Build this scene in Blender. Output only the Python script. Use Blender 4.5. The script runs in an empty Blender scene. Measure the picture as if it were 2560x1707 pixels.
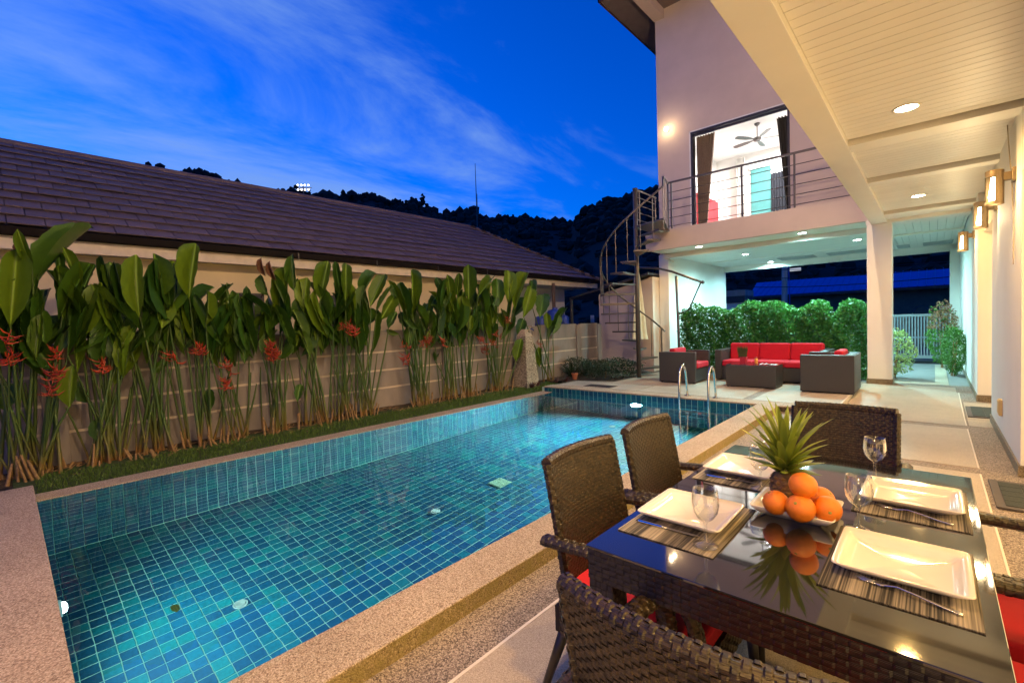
import bpy, bmesh, math, random
from mathutils import Vector, Matrix, noise
PI = math.pi
rad = math.radians
RN = random.Random(11)
sc = bpy.context.scene
col = sc.collection

# ------------------------------------------------------------------ camera
W_PX, H_PX, F_PX = 2560.0, 1707.0, 1158.75
HC = 1.31                                   # eye height above the pool deck
YAW, PITCH, ROLL = -0.73884, -0.035737, -0.032368


def cam_axes():
    cy, sy, cp, sp = math.cos(YAW), math.sin(YAW), math.cos(PITCH), math.sin(PITCH)
    f = Vector((sy * cp, cy * cp, sp))
    r = Vector((cy, -sy, 0))
    u = r.cross(f)
    cr, sr = math.cos(ROLL), math.sin(ROLL)
    return cr * r + sr * u, -sr * r + cr * u, f


RIGHT, UP, FWD = cam_axes()
CAM = Vector((0, 0, HC))
cam_data = bpy.data.cameras.new('camera')
cam_data.sensor_width = 36
cam_data.sensor_fit = 'HORIZONTAL'
cam_data.lens = F_PX / W_PX * 36
cam_data.clip_start = 0.02
cam_data.clip_end = 2000
cam = bpy.data.objects.new('camera', cam_data)
col.objects.link(cam)
cam.matrix_world = Matrix(((RIGHT.x, UP.x, -FWD.x, CAM.x), (RIGHT.y, UP.y, -FWD.y, CAM.y),
                           (RIGHT.z, UP.z, -FWD.z, CAM.z), (0, 0, 0, 1)))
sc.camera = cam


def ray(x, y):
    return RIGHT * ((x - W_PX / 2) / F_PX) - UP * ((y - H_PX / 2) / F_PX) + FWD


def onz(x, y, z=0.0):                       # where the sight line through a pixel meets a level
    d = ray(x, y)
    return CAM + d * ((z - HC) / d.z)


def onx(x, y, X):
    d = ray(x, y)
    return CAM + d * (X / d.x)


def ony(x, y, Y):
    d = ray(x, y)
    return CAM + d * (Y / d.y)


# ------------------------------------------------------------------ render and exposure
sc.view_settings.view_transform = 'Standard'
sc.view_settings.look = 'None'
sc.view_settings.gamma = 1.0
sc.view_settings.exposure = 0.0
sc.cycles.use_denoising = True
sc.cycles.caustics_reflective = False
sc.cycles.caustics_refractive = False
sc.cycles.sample_clamp_indirect = 6.0
sc.cycles.max_bounces = 7
sc.cycles.diffuse_bounces = 3
sc.cycles.glossy_bounces = 3
sc.cycles.transmission_bounces = 4
sc.cycles.transparent_max_bounces = 14
sc.cycles.blur_glossy = 0.3

# ------------------------------------------------------------------ world: dusk sky with drifting cloud
SUN_EL, SUN_ROT = rad(3.0), rad(-95)
SKY_TINT = (0.02, 2.5, 5.1, 1)
CLOUD_TINT = (1.7, 3.2, 7.2, 1)
CLOUD_LOC = (7.7, 2.1, 0)
CLOUD_ROT = rad(60)
CLOUD_SCALE = (0.85, 0.46, 1)
CLOUD_LO, CLOUD_HI = 0.95, 1.27
N1S = 2.0
world = bpy.data.worlds.new('World')
sc.world = world
world.use_nodes = True
wt = world.node_tree
wt.nodes.clear()


def wn(t, **kw):
    n = wt.nodes.new(t)
    for k, v in kw.items():
        setattr(n, k, v)
    return n


def wl(a, b):
    wt.links.new(a, b)


sky = wn('ShaderNodeTexSky', sky_type='NISHITA', sun_disc=False)
sky.sun_elevation = SUN_EL
sky.sun_rotation = SUN_ROT
sky.air_density = 1.0
sky.dust_density = 0.3
sky.ozone_density = 6.0
tint = wn('ShaderNodeMix', data_type='RGBA', blend_type='MULTIPLY')
tint.inputs[0].default_value = 1.0
tint.inputs[7].default_value = SKY_TINT
wl(sky.outputs[0], tint.inputs[6])
tc = wn('ShaderNodeTexCoord')
sep = wn('ShaderNodeSeparateXYZ')
wl(tc.outputs['Generated'], sep.inputs[0])
skz = wn('ShaderNodeMath', operation='MAXIMUM')        # the blue of the upper sky goes on down behind the hills
skz.inputs[1].default_value = 0.2
wl(sep.outputs[2], skz.inputs[0])
skv = wn('ShaderNodeCombineXYZ')
wl(sep.outputs[0], skv.inputs[0]); wl(sep.outputs[1], skv.inputs[1]); wl(skz.outputs[0], skv.inputs[2])
wl(skv.outputs[0], sky.inputs[0])
addz = wn('ShaderNodeMath', operation='ADD')
addz.inputs[1].default_value = 0.16
wl(sep.outputs[2], addz.inputs[0])
mxz = wn('ShaderNodeMath', operation='MAXIMUM')
mxz.inputs[1].default_value = 0.05
wl(addz.outputs[0], mxz.inputs[0])
dx = wn('ShaderNodeMath', operation='DIVIDE')
dy = wn('ShaderNodeMath', operation='DIVIDE')
wl(sep.outputs[0], dx.inputs[0]); wl(mxz.outputs[0], dx.inputs[1])
wl(sep.outputs[1], dy.inputs[0]); wl(mxz.outputs[0], dy.inputs[1])
cmb = wn('ShaderNodeCombineXYZ')
wl(dx.outputs[0], cmb.inputs[0]); wl(dy.outputs[0], cmb.inputs[1])
mp = wn('ShaderNodeMapping')
mp.inputs['Rotation'].default_value = (0, 0, CLOUD_ROT)
mp.inputs['Location'].default_value = CLOUD_LOC
mp.inputs['Scale'].default_value = CLOUD_SCALE
wl(cmb.outputs[0], mp.inputs[0])
n1 = wn('ShaderNodeTexNoise')
n1.inputs['Scale'].default_value = N1S
n1.inputs['Detail'].default_value = 9
n1.inputs['Roughness'].default_value = 0.61
n1.inputs['Distortion'].default_value = 0.5
wl(mp.outputs[0], n1.inputs['Vector'])
n2 = wn('ShaderNodeTexNoise')
n2.inputs['Scale'].default_value = 0.55
n2.inputs['Detail'].default_value = 2
wl(mp.outputs[0], n2.inputs['Vector'])
msum = wn('ShaderNodeMath', operation='ADD')
wl(n1.outputs[0], msum.inputs[0]); wl(n2.outputs[0], msum.inputs[1])
# more cloud towards the west, where the afterglow is
west = wn('ShaderNodeMapRange')
west.inputs[1].default_value = -0.35
west.inputs[2].default_value = -1.0
west.inputs[3].default_value = -0.16
west.inputs[4].default_value = 0.12
wl(sep.outputs[0], west.inputs[0])
msum2 = wn('ShaderNodeMath', operation='ADD')
wl(msum.outputs[0], msum2.inputs[0]); wl(west.outputs[0], msum2.inputs[1])
ramp = wn('ShaderNodeMapRange', interpolation_type='SMOOTHSTEP')
ramp.inputs[1].default_value = CLOUD_LO
ramp.inputs[2].default_value = CLOUD_HI
ramp.inputs[3].default_value = 0.0
ramp.inputs[4].default_value = 0.85
wl(msum2.outputs[0], ramp.inputs[0])
cmix = wn('ShaderNodeMix', data_type='RGBA')
wl(ramp.outputs[0], cmix.inputs[0])
wl(tint.outputs[2], cmix.inputs[6])
cmix.inputs[7].default_value = CLOUD_TINT
bg = wn('ShaderNodeBackground')
bg.inputs[1].default_value = 0.12
wl(cmix.outputs[2], bg.inputs[0])
wo = wn('ShaderNodeOutputWorld')
wl(bg.outputs[0], wo.inputs[0])

# the last of the sun, far below the cloud: only a breath of light
sun_d = bpy.data.lights.new('sun', 'SUN')
sun_d.energy = 0.02
sun_d.angle = rad(20)
sun_d.color = (1.0, 0.75, 0.7)
sun = bpy.data.objects.new('sun', sun_d)
col.objects.link(sun)
sun.rotation_euler = (rad(80), 0, rad(-95))

# ------------------------------------------------------------------ helpers
ROOTM = {}


def tag(o, label=None, cat=None, group=None, kind=None):
    if label: o['label'] = label
    if cat: o['category'] = cat
    if group: o['group'] = group
    if kind: o['kind'] = kind
    return o


def thing(name, label, cat, loc=(0, 0, 0), rotz=0.0, group=None):
    o = bpy.data.objects.new(name, None)
    o.empty_display_size = 0.1
    col.objects.link(o)
    if XF: loc = XF(loc)
    o.location = loc
    o.rotation_euler = (0, 0, rotz)
    ROOTM[o.name] = (Matrix.Translation(Vector(loc)) @ Matrix.Rotation(rotz, 4, 'Z'))
    return tag(o, label, cat, group)


XF = None            # optional vertex map, used to scale the dining set about the camera


class MB:
    def __init__(s):
        s.v, s.f, s.m = [], [], []

    def add(s, vs, fs, m=0):
        b = len(s.v)
        s.v.extend([tuple(p) for p in vs])
        for f in fs:
            s.f.append(tuple(b + i for i in f)); s.m.append(m)

    def box(s, x0, x1, y0, y1, z0, z1, m=0):
        s.add([(x0, y0, z0), (x1, y0, z0), (x1, y1, z0), (x0, y1, z0), (x0, y0, z1), (x1, y0, z1), (x1, y1, z1), (x0, y1, z1)],
              [(0, 3, 2, 1), (4, 5, 6, 7), (0, 1, 5, 4), (1, 2, 6, 5), (2, 3, 7, 6), (3, 0, 4, 7)], m)
        return s

    def rbox(s, c, sx, sy, sz, rz=0, rx=0, m=0):        # turned box, centre c
        M = Matrix.Translation(Vector(c)) @ Matrix.Rotation(rz, 4, 'Z') @ Matrix.Rotation(rx, 4, 'X')
        pts = [M @ Vector((x * sx / 2, y * sy / 2, z * sz / 2)) for x, y, z in
               ((-1, -1, -1), (1, -1, -1), (1, 1, -1), (-1, 1, -1), (-1, -1, 1), (1, -1, 1), (1, 1, 1), (-1, 1, 1))]
        s.add(pts, [(0, 3, 2, 1), (4, 5, 6, 7), (0, 1, 5, 4), (1, 2, 6, 5), (2, 3, 7, 6), (3, 0, 4, 7)], m)
        return s

    def tube(s, pts, r, n=8, cap=True, m=0):
        pts = [Vector(p) for p in pts]
        rs = r if isinstance(r, (list, tuple)) else [r] * len(pts)
        rings, nrm = [], None
        for i, p in enumerate(pts):
            t = (pts[min(i + 1, len(pts) - 1)] - pts[max(i - 1, 0)])
            t = t.normalized() if t.length > 1e-9 else Vector((0, 0, 1))
            if nrm is None:
                a = Vector((0, 0, 1)) if abs(t.z) < 0.9 else Vector((1, 0, 0))
                nrm = t.cross(a).normalized()
            else:
                nrm = (nrm - t * nrm.dot(t))
                nrm = nrm.normalized() if nrm.length > 1e-6 else t.orthogonal().normalized()
            b = t.cross(nrm)
            rings.append([p + (nrm * math.cos(2 * PI * k / n) + b * math.sin(2 * PI * k / n)) * rs[i] for k in range(n)])
        vs = [q for ring in rings for q in ring]
        fs = []
        for i in range(len(pts) - 1):
            for k in range(n):
                k2 = (k + 1) % n
                fs.append((i * n + k, i * n + k2, (i + 1) * n + k2, (i + 1) * n + k))
        if cap:
            fs.append(tuple(range(n - 1, -1, -1)))
            fs.append(tuple((len(pts) - 1) * n + k for k in range(n)))
        s.add(vs, fs, m)
        return s

    def lathe(s, prof, c=(0, 0, 0), n=24, m=0, cap=True):           # prof: (radius, z) from bottom to top
        c = Vector(c)
        vs, fs = [], []
        for r, z in prof:
            for k in range(n):
                vs.append((c.x + r * math.cos(2 * PI * k / n), c.y + r * math.sin(2 * PI * k / n), c.z + z))
        for i in range(len(prof) - 1):
            for k in range(n):
                k2 = (k + 1) % n
                fs.append((i * n + k, i * n + k2, (i + 1) * n + k2, (i + 1) * n + k))
        if cap and prof[0][0] > 1e-5: fs.append(tuple(range(n - 1, -1, -1)))
        if cap and prof[-1][0] > 1e-5: fs.append(tuple((len(prof) - 1) * n + k for k in range(n)))
        s.add(vs, fs, m)
        return s

    def prism(s, poly, z0, z1, m=0):                      # level polygon (counter-clockwise) with height
        n = len(poly)
        vs = [(x, y, z0) for x, y in poly] + [(x, y, z1) for x, y in poly]
        fs = [tuple(range(n - 1, -1, -1)), tuple(range(n, 2 * n))]
        for i in range(n):
            j = (i + 1) % n
            fs.append((i, j, n + j, n + i))
        s.add(vs, fs, m)
        return s

    def grid(s, fn, nu, nv, m=0):
        vs = [fn(i / nu, j / nv) for j in range(nv + 1) for i in range(nu + 1)]
        fs = [(j * (nu + 1) + i, j * (nu + 1) + i + 1, (j + 1) * (nu + 1) + i + 1, (j + 1) * (nu + 1) + i)
              for j in range(nv) for i in range(nu)]
        s.add(vs, fs, m)
        return s

    def mesh(s, name, mats, smooth=False, bev=0.0, seg=2, weld=False):
        me = bpy.data.meshes.new(name)
        me.from_pydata([XF(v) for v in s.v] if XF else s.v, [], s.f)
        mats = mats if isinstance(mats, (list, tuple)) else [mats]
        for mt in mats: me.materials.append(mt)
        if len(mats) > 1: me.polygons.foreach_set('material_index', s.m)
        if bev or weld:
            bm = bmesh.new(); bm.from_mesh(me)
            if weld: bmesh.ops.remove_doubles(bm, verts=bm.verts, dist=1e-5)
            if bev:
                es = [e for e in bm.edges if len(e.link_faces) == 2 and e.calc_face_angle(0) > 0.6]
                bmesh.ops.bevel(bm, geom=es, offset=bev, segments=seg, profile=0.5, affect='EDGES', clamp_overlap=True)
            bm.to_mesh(me); bm.free()
        if smooth:
            me.polygons.foreach_set('use_smooth', [True] * len(me.polygons))
        me.update()
        return me


def link(name, me, parent=None, local=False):
    o = bpy.data.objects.new(name, me)
    col.objects.link(o)
    if parent:
        o.parent = parent
        if not local and parent.name in ROOTM:
            o.matrix_parent_inverse = ROOTM[parent.name].inverted()
    return o


def obj(name, mb, mats, parent=None, local=False, smooth=False, bev=0.0, seg=2, weld=False):
    return link(name, mb.mesh(name, mats, smooth, bev, seg, weld), parent, local)


def struct(name, mb, mats, **kw):
    return tag(obj(name, mb, mats, **kw), kind='structure')


def copy_tree(o, parent=None):
    c = o.copy()
    col.objects.link(c)
    c.parent = parent
    for ch in list(o.children):
        copy_tree(ch, c)
    return c


# ------------------------------------------------------------------ materials
def newmat(name):
    m = bpy.data.materials.new(name)
    m.use_nodes = True
    t = m.node_tree
    p = t.nodes['Principled BSDF']
    return m, t, p


def nd(t, ty, ins=None, **kw):
    n = t.nodes.new(ty)
    for k, v in kw.items(): setattr(n, k, v)
    for k, v in (ins or {}).items(): n.inputs[k].default_value = v
    return n


def c4(c): return (c[0], c[1], c[2], 1)


def pm(name, c, rough=0.6, metal=0.0, var=0.12, vs=6.0, bump=0.0, bs=60.0, coat=0.0, c2=None, spec=0.5, rnd=0.0, stretch=None, det=4):
    m, t, p = newmat(name)
    L = t.links.new
    co = nd(t, 'ShaderNodeTexCoord')
    vec = co.outputs['Object']
    if stretch:
        mpn = nd(t, 'ShaderNodeMapping', {'Scale': stretch})
        L(vec, mpn.inputs[0]); vec = mpn.outputs[0]
    nz = nd(t, 'ShaderNodeTexNoise', {'Scale': vs, 'Detail': det, 'Roughness': 0.6})
    L(vec, nz.inputs['Vector'])
    mr = nd(t, 'ShaderNodeMapRange', {1: 0.3, 2: 0.7})
    L(nz.outputs[0], mr.inputs[0])
    mx = nd(t, 'ShaderNodeMix', data_type='RGBA')
    L(mr.outputs[0], mx.inputs[0])
    a = c; b = c2 or tuple(min(1, x * (1 + var)) for x in c)
    if not c2: a = tuple(x * (1 - var) for x in c)
    mx.inputs[6].default_value = c4(a); mx.inputs[7].default_value = c4(b)
    out = mx.outputs[2]
    if rnd:
        oi = nd(t, 'ShaderNodeObjectInfo')
        hv = nd(t, 'ShaderNodeHueSaturation')
        m2 = nd(t, 'ShaderNodeMapRange', {3: 1 - rnd, 4: 1 + rnd})
        L(oi.outputs['Random'], m2.inputs[0]); L(m2.outputs[0], hv.inputs['Value']); L(out, hv.inputs['Color'])
        out = hv.outputs[0]
    L(out, p.inputs['Base Color'])
    p.inputs['Roughness'].default_value = rough
    p.inputs['Metallic'].default_value = metal
    p.inputs['Specular IOR Level'].default_value = spec
    if coat:
        p.inputs['Coat Weight'].default_value = coat
        p.inputs['Coat Roughness'].default_value = 0.05
    if bump:
        nb = nd(t, 'ShaderNodeTexNoise', {'Scale': bs, 'Detail': 3})
        L(vec, nb.inputs['Vector'])
        bn = nd(t, 'ShaderNodeBump', {'Strength': bump, 'Distance': 0.01})
        L(nb.outputs[0], bn.inputs['Height']); L(bn.outputs[0], p.inputs['Normal'])
    return m


def pebble(name, cols, scale, rough=0.75, bump=0.6, stain=None):
    m, t, p = newmat(name)
    L = t.links.new
    co = nd(t, 'ShaderNodeTexCoord')
    vo = nd(t, 'ShaderNodeTexVoronoi', {'Scale': scale, 'Randomness': 1.0})
    L(co.outputs['Object'], vo.inputs['Vector'])
    bw = nd(t, 'ShaderNodeSeparateColor')
    L(vo.outputs['Color'], bw.inputs[0])
    cr = nd(t, 'ShaderNodeValToRGB')
    e = cr.color_ramp.elements
    while len(e) < len(cols): e.new(0.5)
    for i, cc in enumerate(cols):
        e[i].position = i / (len(cols) - 1); e[i].color = c4(cc)
    L(bw.outputs[0], cr.inputs[0])
    # darker binder between the stones
    mr = nd(t, 'ShaderNodeMapRange', {1: 0.25, 2: 0.75, 3: 1.0, 4: 0.62})
    L(vo.outputs['Distance'], mr.inputs[0])
    big = nd(t, 'ShaderNodeTexNoise', {'Scale': 1.3, 'Detail': 5, 'Roughness': 0.6})
    L(co.outputs['Object'], big.inputs['Vector'])
    mb2 = nd(t, 'ShaderNodeMapRange', {1: 0.3, 2: 0.7, 3: 0.84, 4: 1.12})
    L(big.outputs[0], mb2.inputs[0])
    mul = nd(t, 'ShaderNodeMath', operation='MULTIPLY')
    L(mr.outputs[0], mul.inputs[0]); L(mb2.outputs[0], mul.inputs[1])
    hs = nd(t, 'ShaderNodeHueSaturation')
    L(mul.outputs[0], hs.inputs['Value']); L(cr.outputs[0], hs.inputs['Color'])
    out = hs.outputs[0]
    if stain:
        mx = nd(t, 'ShaderNodeMix', data_type='RGBA')
        ns = nd(t, 'ShaderNodeTexNoise', {'Scale': 11.0, 'Detail': 6, 'Roughness': .7})
        L(co.outputs['Object'], ns.inputs['Vector'])
        ms = nd(t, 'ShaderNodeMapRange', {1: 0.38, 2: 0.6, 3: 0.0, 4: 0.85})
        L(ns.outputs[0], ms.inputs[0]); L(ms.outputs[0], mx.inputs[0])
        L(out, mx.inputs[6]); mx.inputs[7].default_value = c4(stain)
        out = mx.outputs[2]
    L(out, p.inputs['Base Color'])
    p.inputs['Roughness'].default_value = rough
    p.inputs['Specular IOR Level'].default_value = 0.35
    bn = nd(t, 'ShaderNodeBump', {'Strength': bump, 'Distance': 0.003})
    bn.invert = True
    L(vo.outputs['Distance'], bn.inputs['Height']); L(bn.outputs[0], p.inputs['Normal'])
    return m


def emit(name, c, s):
    m, t, p = newmat(name)
    p.inputs['Base Color'].default_value = c4(c)
    p.inputs['Emission Color'].default_value = c4(c)
    p.inputs['Emission Strength'].default_value = s
    return m


def thin_glass(name, tintc=(0.97, 0.98, 0.98), f0=.06, edge=.95):
    m, t, p = newmat(name)
    t.nodes.remove(p)
    tr = nd(t, 'ShaderNodeBsdfTransparent', {'Color': c4(tintc)})
    gl = nd(t, 'ShaderNodeBsdfGlossy', {'Color': (1, 1, 1, 1), 'Roughness': 0.02})
    lw = nd(t, 'ShaderNodeLayerWeight', {'Blend': .5})
    pw = nd(t, 'ShaderNodeMath', operation='POWER', ins={1: 3.0})
    mr = nd(t, 'ShaderNodeMapRange', {3: f0, 4: edge})
    mx = nd(t, 'ShaderNodeMixShader')
    L = t.links.new
    L(lw.outputs['Facing'], pw.inputs[0]); L(pw.outputs[0], mr.inputs[0]); L(mr.outputs[0], mx.inputs[0])
    L(tr.outputs[0], mx.inputs[1]); L(gl.outputs[0], mx.inputs[2])
    L(mx.outputs[0], t.nodes['Material Output'].inputs[0])
    return m


M = {}
M['coping'] = pebble('coping pebble wash', [(.25, .17, .11), (.5, .38, .26), (.62, .5, .36), (.72, .6, .46)], 190)
M['moss'] = pebble('mossy pebble wash', [(.16, .11, .05), (.46, .35, .18), (.64, .5, .3)], 150, bump=1.0, stain=(.27, .22, .07))
M['band'] = pebble('dark pebble band', [(.1, .075, .06), (.26, .2, .16), (.42, .34, .27), (.55, .46, .38)], 170)
M['deck'] = pebble('deck pebble wash', [(.3, .2, .14), (.5, .37, .27), (.62, .47, .35), (.7, .57, .44)], 150)
M['panel'] = pm('pale terrazzo panel', (.56, .45, .34), .42, var=.12, vs=2.2, bump=.12, bs=260, rnd=.05)
M['strip'] = pm('pale joint strip', (.74, .66, .56), .5, var=.05)
M['drive'] = pm('driveway concrete', (.2, .2, .2), .7, var=.15, vs=3, bump=.1, bs=100)
M['white'] = pm('white wall paint', (.76, .73, .68), .65, var=.035, vs=1.2, bump=.03, bs=40)
M['pink'] = pm('warm plaster', (.61, .49, .415), .8, var=.06, vs=1.5, bump=.08, bs=60)
M['ceil'] = pm('white ceiling board', (.74, .71, .64), .45, var=.03, vs=2, rnd=.025)
M['skirt'] = pebble('granite skirting', [(.12, .09, .06), (.26, .2, .13), (.4, .32, .2)], 160, rough=.4)
M['metal'] = pm('brown grey painted steel', (.10, .082, .07), .38, metal=.35, var=.12, vs=20)
M['steel'] = pm('polished steel', (.78, .74, .66), .16, metal=1.0, var=.05)
M['chrome'] = pm('bright cutlery steel', (.85, .84, .82), .1, metal=1.0, var=.02)
M['dark'] = pm('dark aluminium', (.05, .045, .045), .4, metal=.4)
M['black'] = pm('black void', (.01, .01, .01), .6)
M['grout'] = pm('pale grout', (.5, .68, .54), .7, var=.1, vs=8)
M['soil'] = pm('damp soil', (.055, .038, .022), .95, var=.5, vs=18, bump=1.0, bs=60)
M['fence'] = pm('grey painted concrete panel', (.27, .235, .22), .8, var=.2, vs=2.5, bump=.15, bs=40, rnd=.06, stretch=(1, 1, .35))
M['fenceline'] = pm('pale fence joint', (.62, .52, .42), .7)
M['leafA'] = None
TILES = [pm('pool tile deep blue', (.003, .05, .11), .38, var=.25, vs=40, spec=.5),
         pm('pool tile blue', (.003, .068, .135), .38, var=.25, vs=40),
         pm('pool tile petrol', (.003, .092, .14), .38, var=.25, vs=40),
         pm('pool tile turquoise', (.004, .125, .155), .38, var=.25, vs=40)]


def leaf_mat(name, c1, c2, rough=.42, trans=.25, vein=None):
    m, t, p = newmat(name)
    L = t.links.new
    co = nd(t, 'ShaderNodeTexCoord'); oi = nd(t, 'ShaderNodeObjectInfo')
    nz = nd(t, 'ShaderNodeTexNoise', {'Scale': 9.0, 'Detail': 3})
    L(co.outputs['Object'], nz.inputs['Vector'])
    ad = nd(t, 'ShaderNodeMath', operation='ADD'); L(nz.outputs[0], ad.inputs[0]); L(oi.outputs['Random'], ad.inputs[1])
    mr = nd(t, 'ShaderNodeMapRange', {1: .4, 2: 1.4}); L(ad.outputs[0], mr.inputs[0])
    mx = nd(t, 'ShaderNodeMix', data_type='RGBA'); L(mr.outputs[0], mx.inputs[0])
    mx.inputs[6].default_value = c4(c1); mx.inputs[7].default_value = c4(c2)
    out = mx.outputs[2]
    if vein:
        wv = nd(t, 'ShaderNodeTexWave', {'Scale': vein, 'Distortion': 1.5, 'Detail': 2.0, 'Detail Scale': 2.0}, bands_direction='Y')
        L(co.outputs['Object'], wv.inputs['Vector'])
        m2 = nd(t, 'ShaderNodeMapRange', {3: .7, 4: 1.18}); L(wv.outputs['Fac'], m2.inputs[0])
        hs = nd(t, 'ShaderNodeHueSaturation'); L(m2.outputs[0], hs.inputs['Value']); L(out, hs.inputs['Color'])
        out = hs.outputs[0]
        sx = nd(t, 'ShaderNodeSeparateXYZ'); L(co.outputs['Object'], sx.inputs[0])
        ab = nd(t, 'ShaderNodeMath', operation='ABSOLUTE'); L(sx.outputs[0], ab.inputs[0])
        rb = nd(t, 'ShaderNodeMapRange', {1: .012, 2: .045, 3: .75, 4: 0.0}); L(ab.outputs[0], rb.inputs[0])
        mm = nd(t, 'ShaderNodeMix', data_type='RGBA'); L(rb.outputs[0], mm.inputs[0]); L(out, mm.inputs[6]); mm.inputs[7].default_value = c4(tuple(min(1, x * 1.9) for x in c2))
        out = mm.outputs[2]
        bn = nd(t, 'ShaderNodeBump', {'Strength': .3, 'Distance': .004}); L(wv.outputs['Fac'], bn.inputs['Height']); L(bn.outputs[0], p.inputs['Normal'])
    L(out, p.inputs['Base Color'])
    p.inputs['Roughness'].default_value = rough
    if trans:
        tl = nd(t, 'ShaderNodeBsdfTranslucent'); L(out, tl.inputs['Color'])
        ms = nd(t, 'ShaderNodeMixShader', {0: trans})
        L(p.outputs[0], ms.inputs[1]); L(tl.outputs[0], ms.inputs[2]); L(ms.outputs[0], t.nodes['Material Output'].inputs[0])
    return m


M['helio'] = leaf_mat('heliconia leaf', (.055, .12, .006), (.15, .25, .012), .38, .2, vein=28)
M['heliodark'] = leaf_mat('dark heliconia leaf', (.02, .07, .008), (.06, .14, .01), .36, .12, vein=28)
M['hedge'] = leaf_mat('glossy hedge leaf', (.03, .15, .022), (.085, .30, .05), .4, .22)
M['shrub'] = leaf_mat('bright shrub leaf', (.05, .16, .02), (.10, .26, .04), .45, .2)
M['pale_leaf'] = leaf_mat('variegated leaf', (.22, .38, .10), (.45, .58, .25), .5, .2)
M['redtip'] = leaf_mat('reddish young leaf', (.22, .10, .05), (.34, .18, .09), .5, .2)
M['darkleaf'] = leaf_mat('dark garden leaf', (.012, .035, .012), (.03, .06, .02), .5, .1)
M['purple'] = leaf_mat('purple strap leaf', (.06, .025, .03), (.13, .05, .055), .5, .1)
M['bloom'] = pm('red orange bract', (.24, .006, .005), .4, var=.1, c2=(.42, .055, .006), vs=14, rnd=.3)
M['thatch'] = pm('dry stalk', (.28, .17, .07), .8, var=.4, vs=30)
M['wood'] = pm('weathered wood pole', (.5, .46, .42), .9, var=.3, vs=12, stretch=(1, 1, .1))
M['red'] = pm('red cushion fabric', (.5, .005, .022), .85, var=.06, vs=10, bump=.15, bs=600)
M['orange'] = pm('orange peel', (.75, .2, .012), .38, var=.08, vs=6, bump=.25, bs=420)
M['porcelain'] = pm('cream porcelain', (.80, .74, .66), .12, var=.01, coat=.5)
M['curtain'] = pm('taupe curtain', (.28, .21, .17), .9, var=.15, vs=30)
M['sheer'] = pm('sheer curtain', (.7, .68, .64), .9, var=.05)
M['bedroom'] = pm('bedroom white', (.82, .82, .80), .7, var=.01)
M['glass'] = thin_glass('thin clear glass')
M['pane'] = thin_glass('window pane', (.9, .95, .95))


def light(name, kind, loc, energy, color, size=0.1, target=None, spot=None, parent=None, blend=.5):
    d = bpy.data.lights.new(name, kind)
    d.energy = energy; d.color = color
    if kind == 'AREA':
        d.shape = 'DISK'; d.size = size
        if spot: d.spread = spot
    elif kind in ('POINT', 'SPOT'):
        d.shadow_soft_size = size
        if kind == 'SPOT':
            d.spot_size = spot or rad(120); d.spot_blend = blend
    o = bpy.data.objects.new(name, d)
    col.objects.link(o)
    if target is not None:
        q = (Vector(target) - Vector(loc)).to_track_quat('-Z', 'Y')
        mw = Matrix.Translation(Vector(loc)) @ q.to_matrix().to_4x4()
    else:
        mw = Matrix.Translation(Vector(loc))
    if parent:
        o.parent = parent
        o.matrix_parent_inverse = ROOTM.get(parent.name, Matrix()).inverted()
    o.matrix_basis = mw
    return o

# ================================================================== THE SETTING
M['panel'] = pebble('pale fine terrazzo', [(.40, .32, .25), (.52, .43, .33), (.6, .5, .39), (.66, .56, .45)], 330, rough=.5, bump=.25)
PX0, PX1, PY0, PY1 = -5.87, -1.97, 0.125, 7.625          # pool opening
ZW, ZF = -0.115, -1.622                                      # water level, pool floor

g = MB()
xs = [-260, -6.12, -1.5, 260]; ys = [-120, -3.0, 7.9, 420]
for i in range(3):
    for j in range(3):
        if i == 1 and j == 1: continue
        g.add([(xs[i], ys[j], -.32), (xs[i + 1], ys[j], -.32), (xs[i + 1], ys[j + 1], -.32), (xs[i], ys[j + 1], -.32)], [(0, 1, 2, 3)])
struct('ground', g, pm('dark garden ground', (.05, .045, .03), .95, var=.4, vs=.6))

# pool basin (grout coloured shell) with its mosaic of single tiles
b = MB()
b.box(PX0 - .15, PX1 + .15, PY0 - .15, PY1 + .15, ZF - .15, ZF - .003)
b.box(PX0 - .15, PX0 - .003, PY0 - .15, PY1 + .15, ZF - .003, -.1215)
b.box(PX1 + .003, PX1 + .15, PY0 - .15, PY1 + .15, ZF - .003, -.1205)
b.box(PX0 - .003, PX1 + .003, PY1 + .003, PY1 + .15, ZF - .003, -.022)
b.box(PX0 - .26, PX0 - .15, PY1 + .003, PY1 + .15, -.35, -.022)
b.box(PX0 - .003, PX1 + .003, PY0 - .15, PY0 - .003, ZF - .003, -.022)
basin = struct('pool_basin', b, M['grout'])


def tile_mb(s=.0473, h=.003):
    t = MB(); k = s - .003
    t.add([(-s, -s, 0), (s, -s, 0), (s, s, 0), (-s, s, 0), (-k, -k, h), (k, -k, h), (k, k, h), (-k, k, h)],
          [(4, 5, 6, 7), (0, 1, 5, 4), (1, 2, 6, 5), (2, 3, 7, 6), (3, 0, 4, 7)])
    return t


TILE_ME = [tile_mb().mesh('pool_tile', TILES[k]) for k in range(4)]
spots = []                                                 # (matrix, tone)
RT = random.Random(5)


def tone(): return RT.choices((0, 1, 2, 3), (.36, .26, .22, .16))[0]


def spot_add(c, rot): spots.append((Vector(c), rot, tone()))


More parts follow.
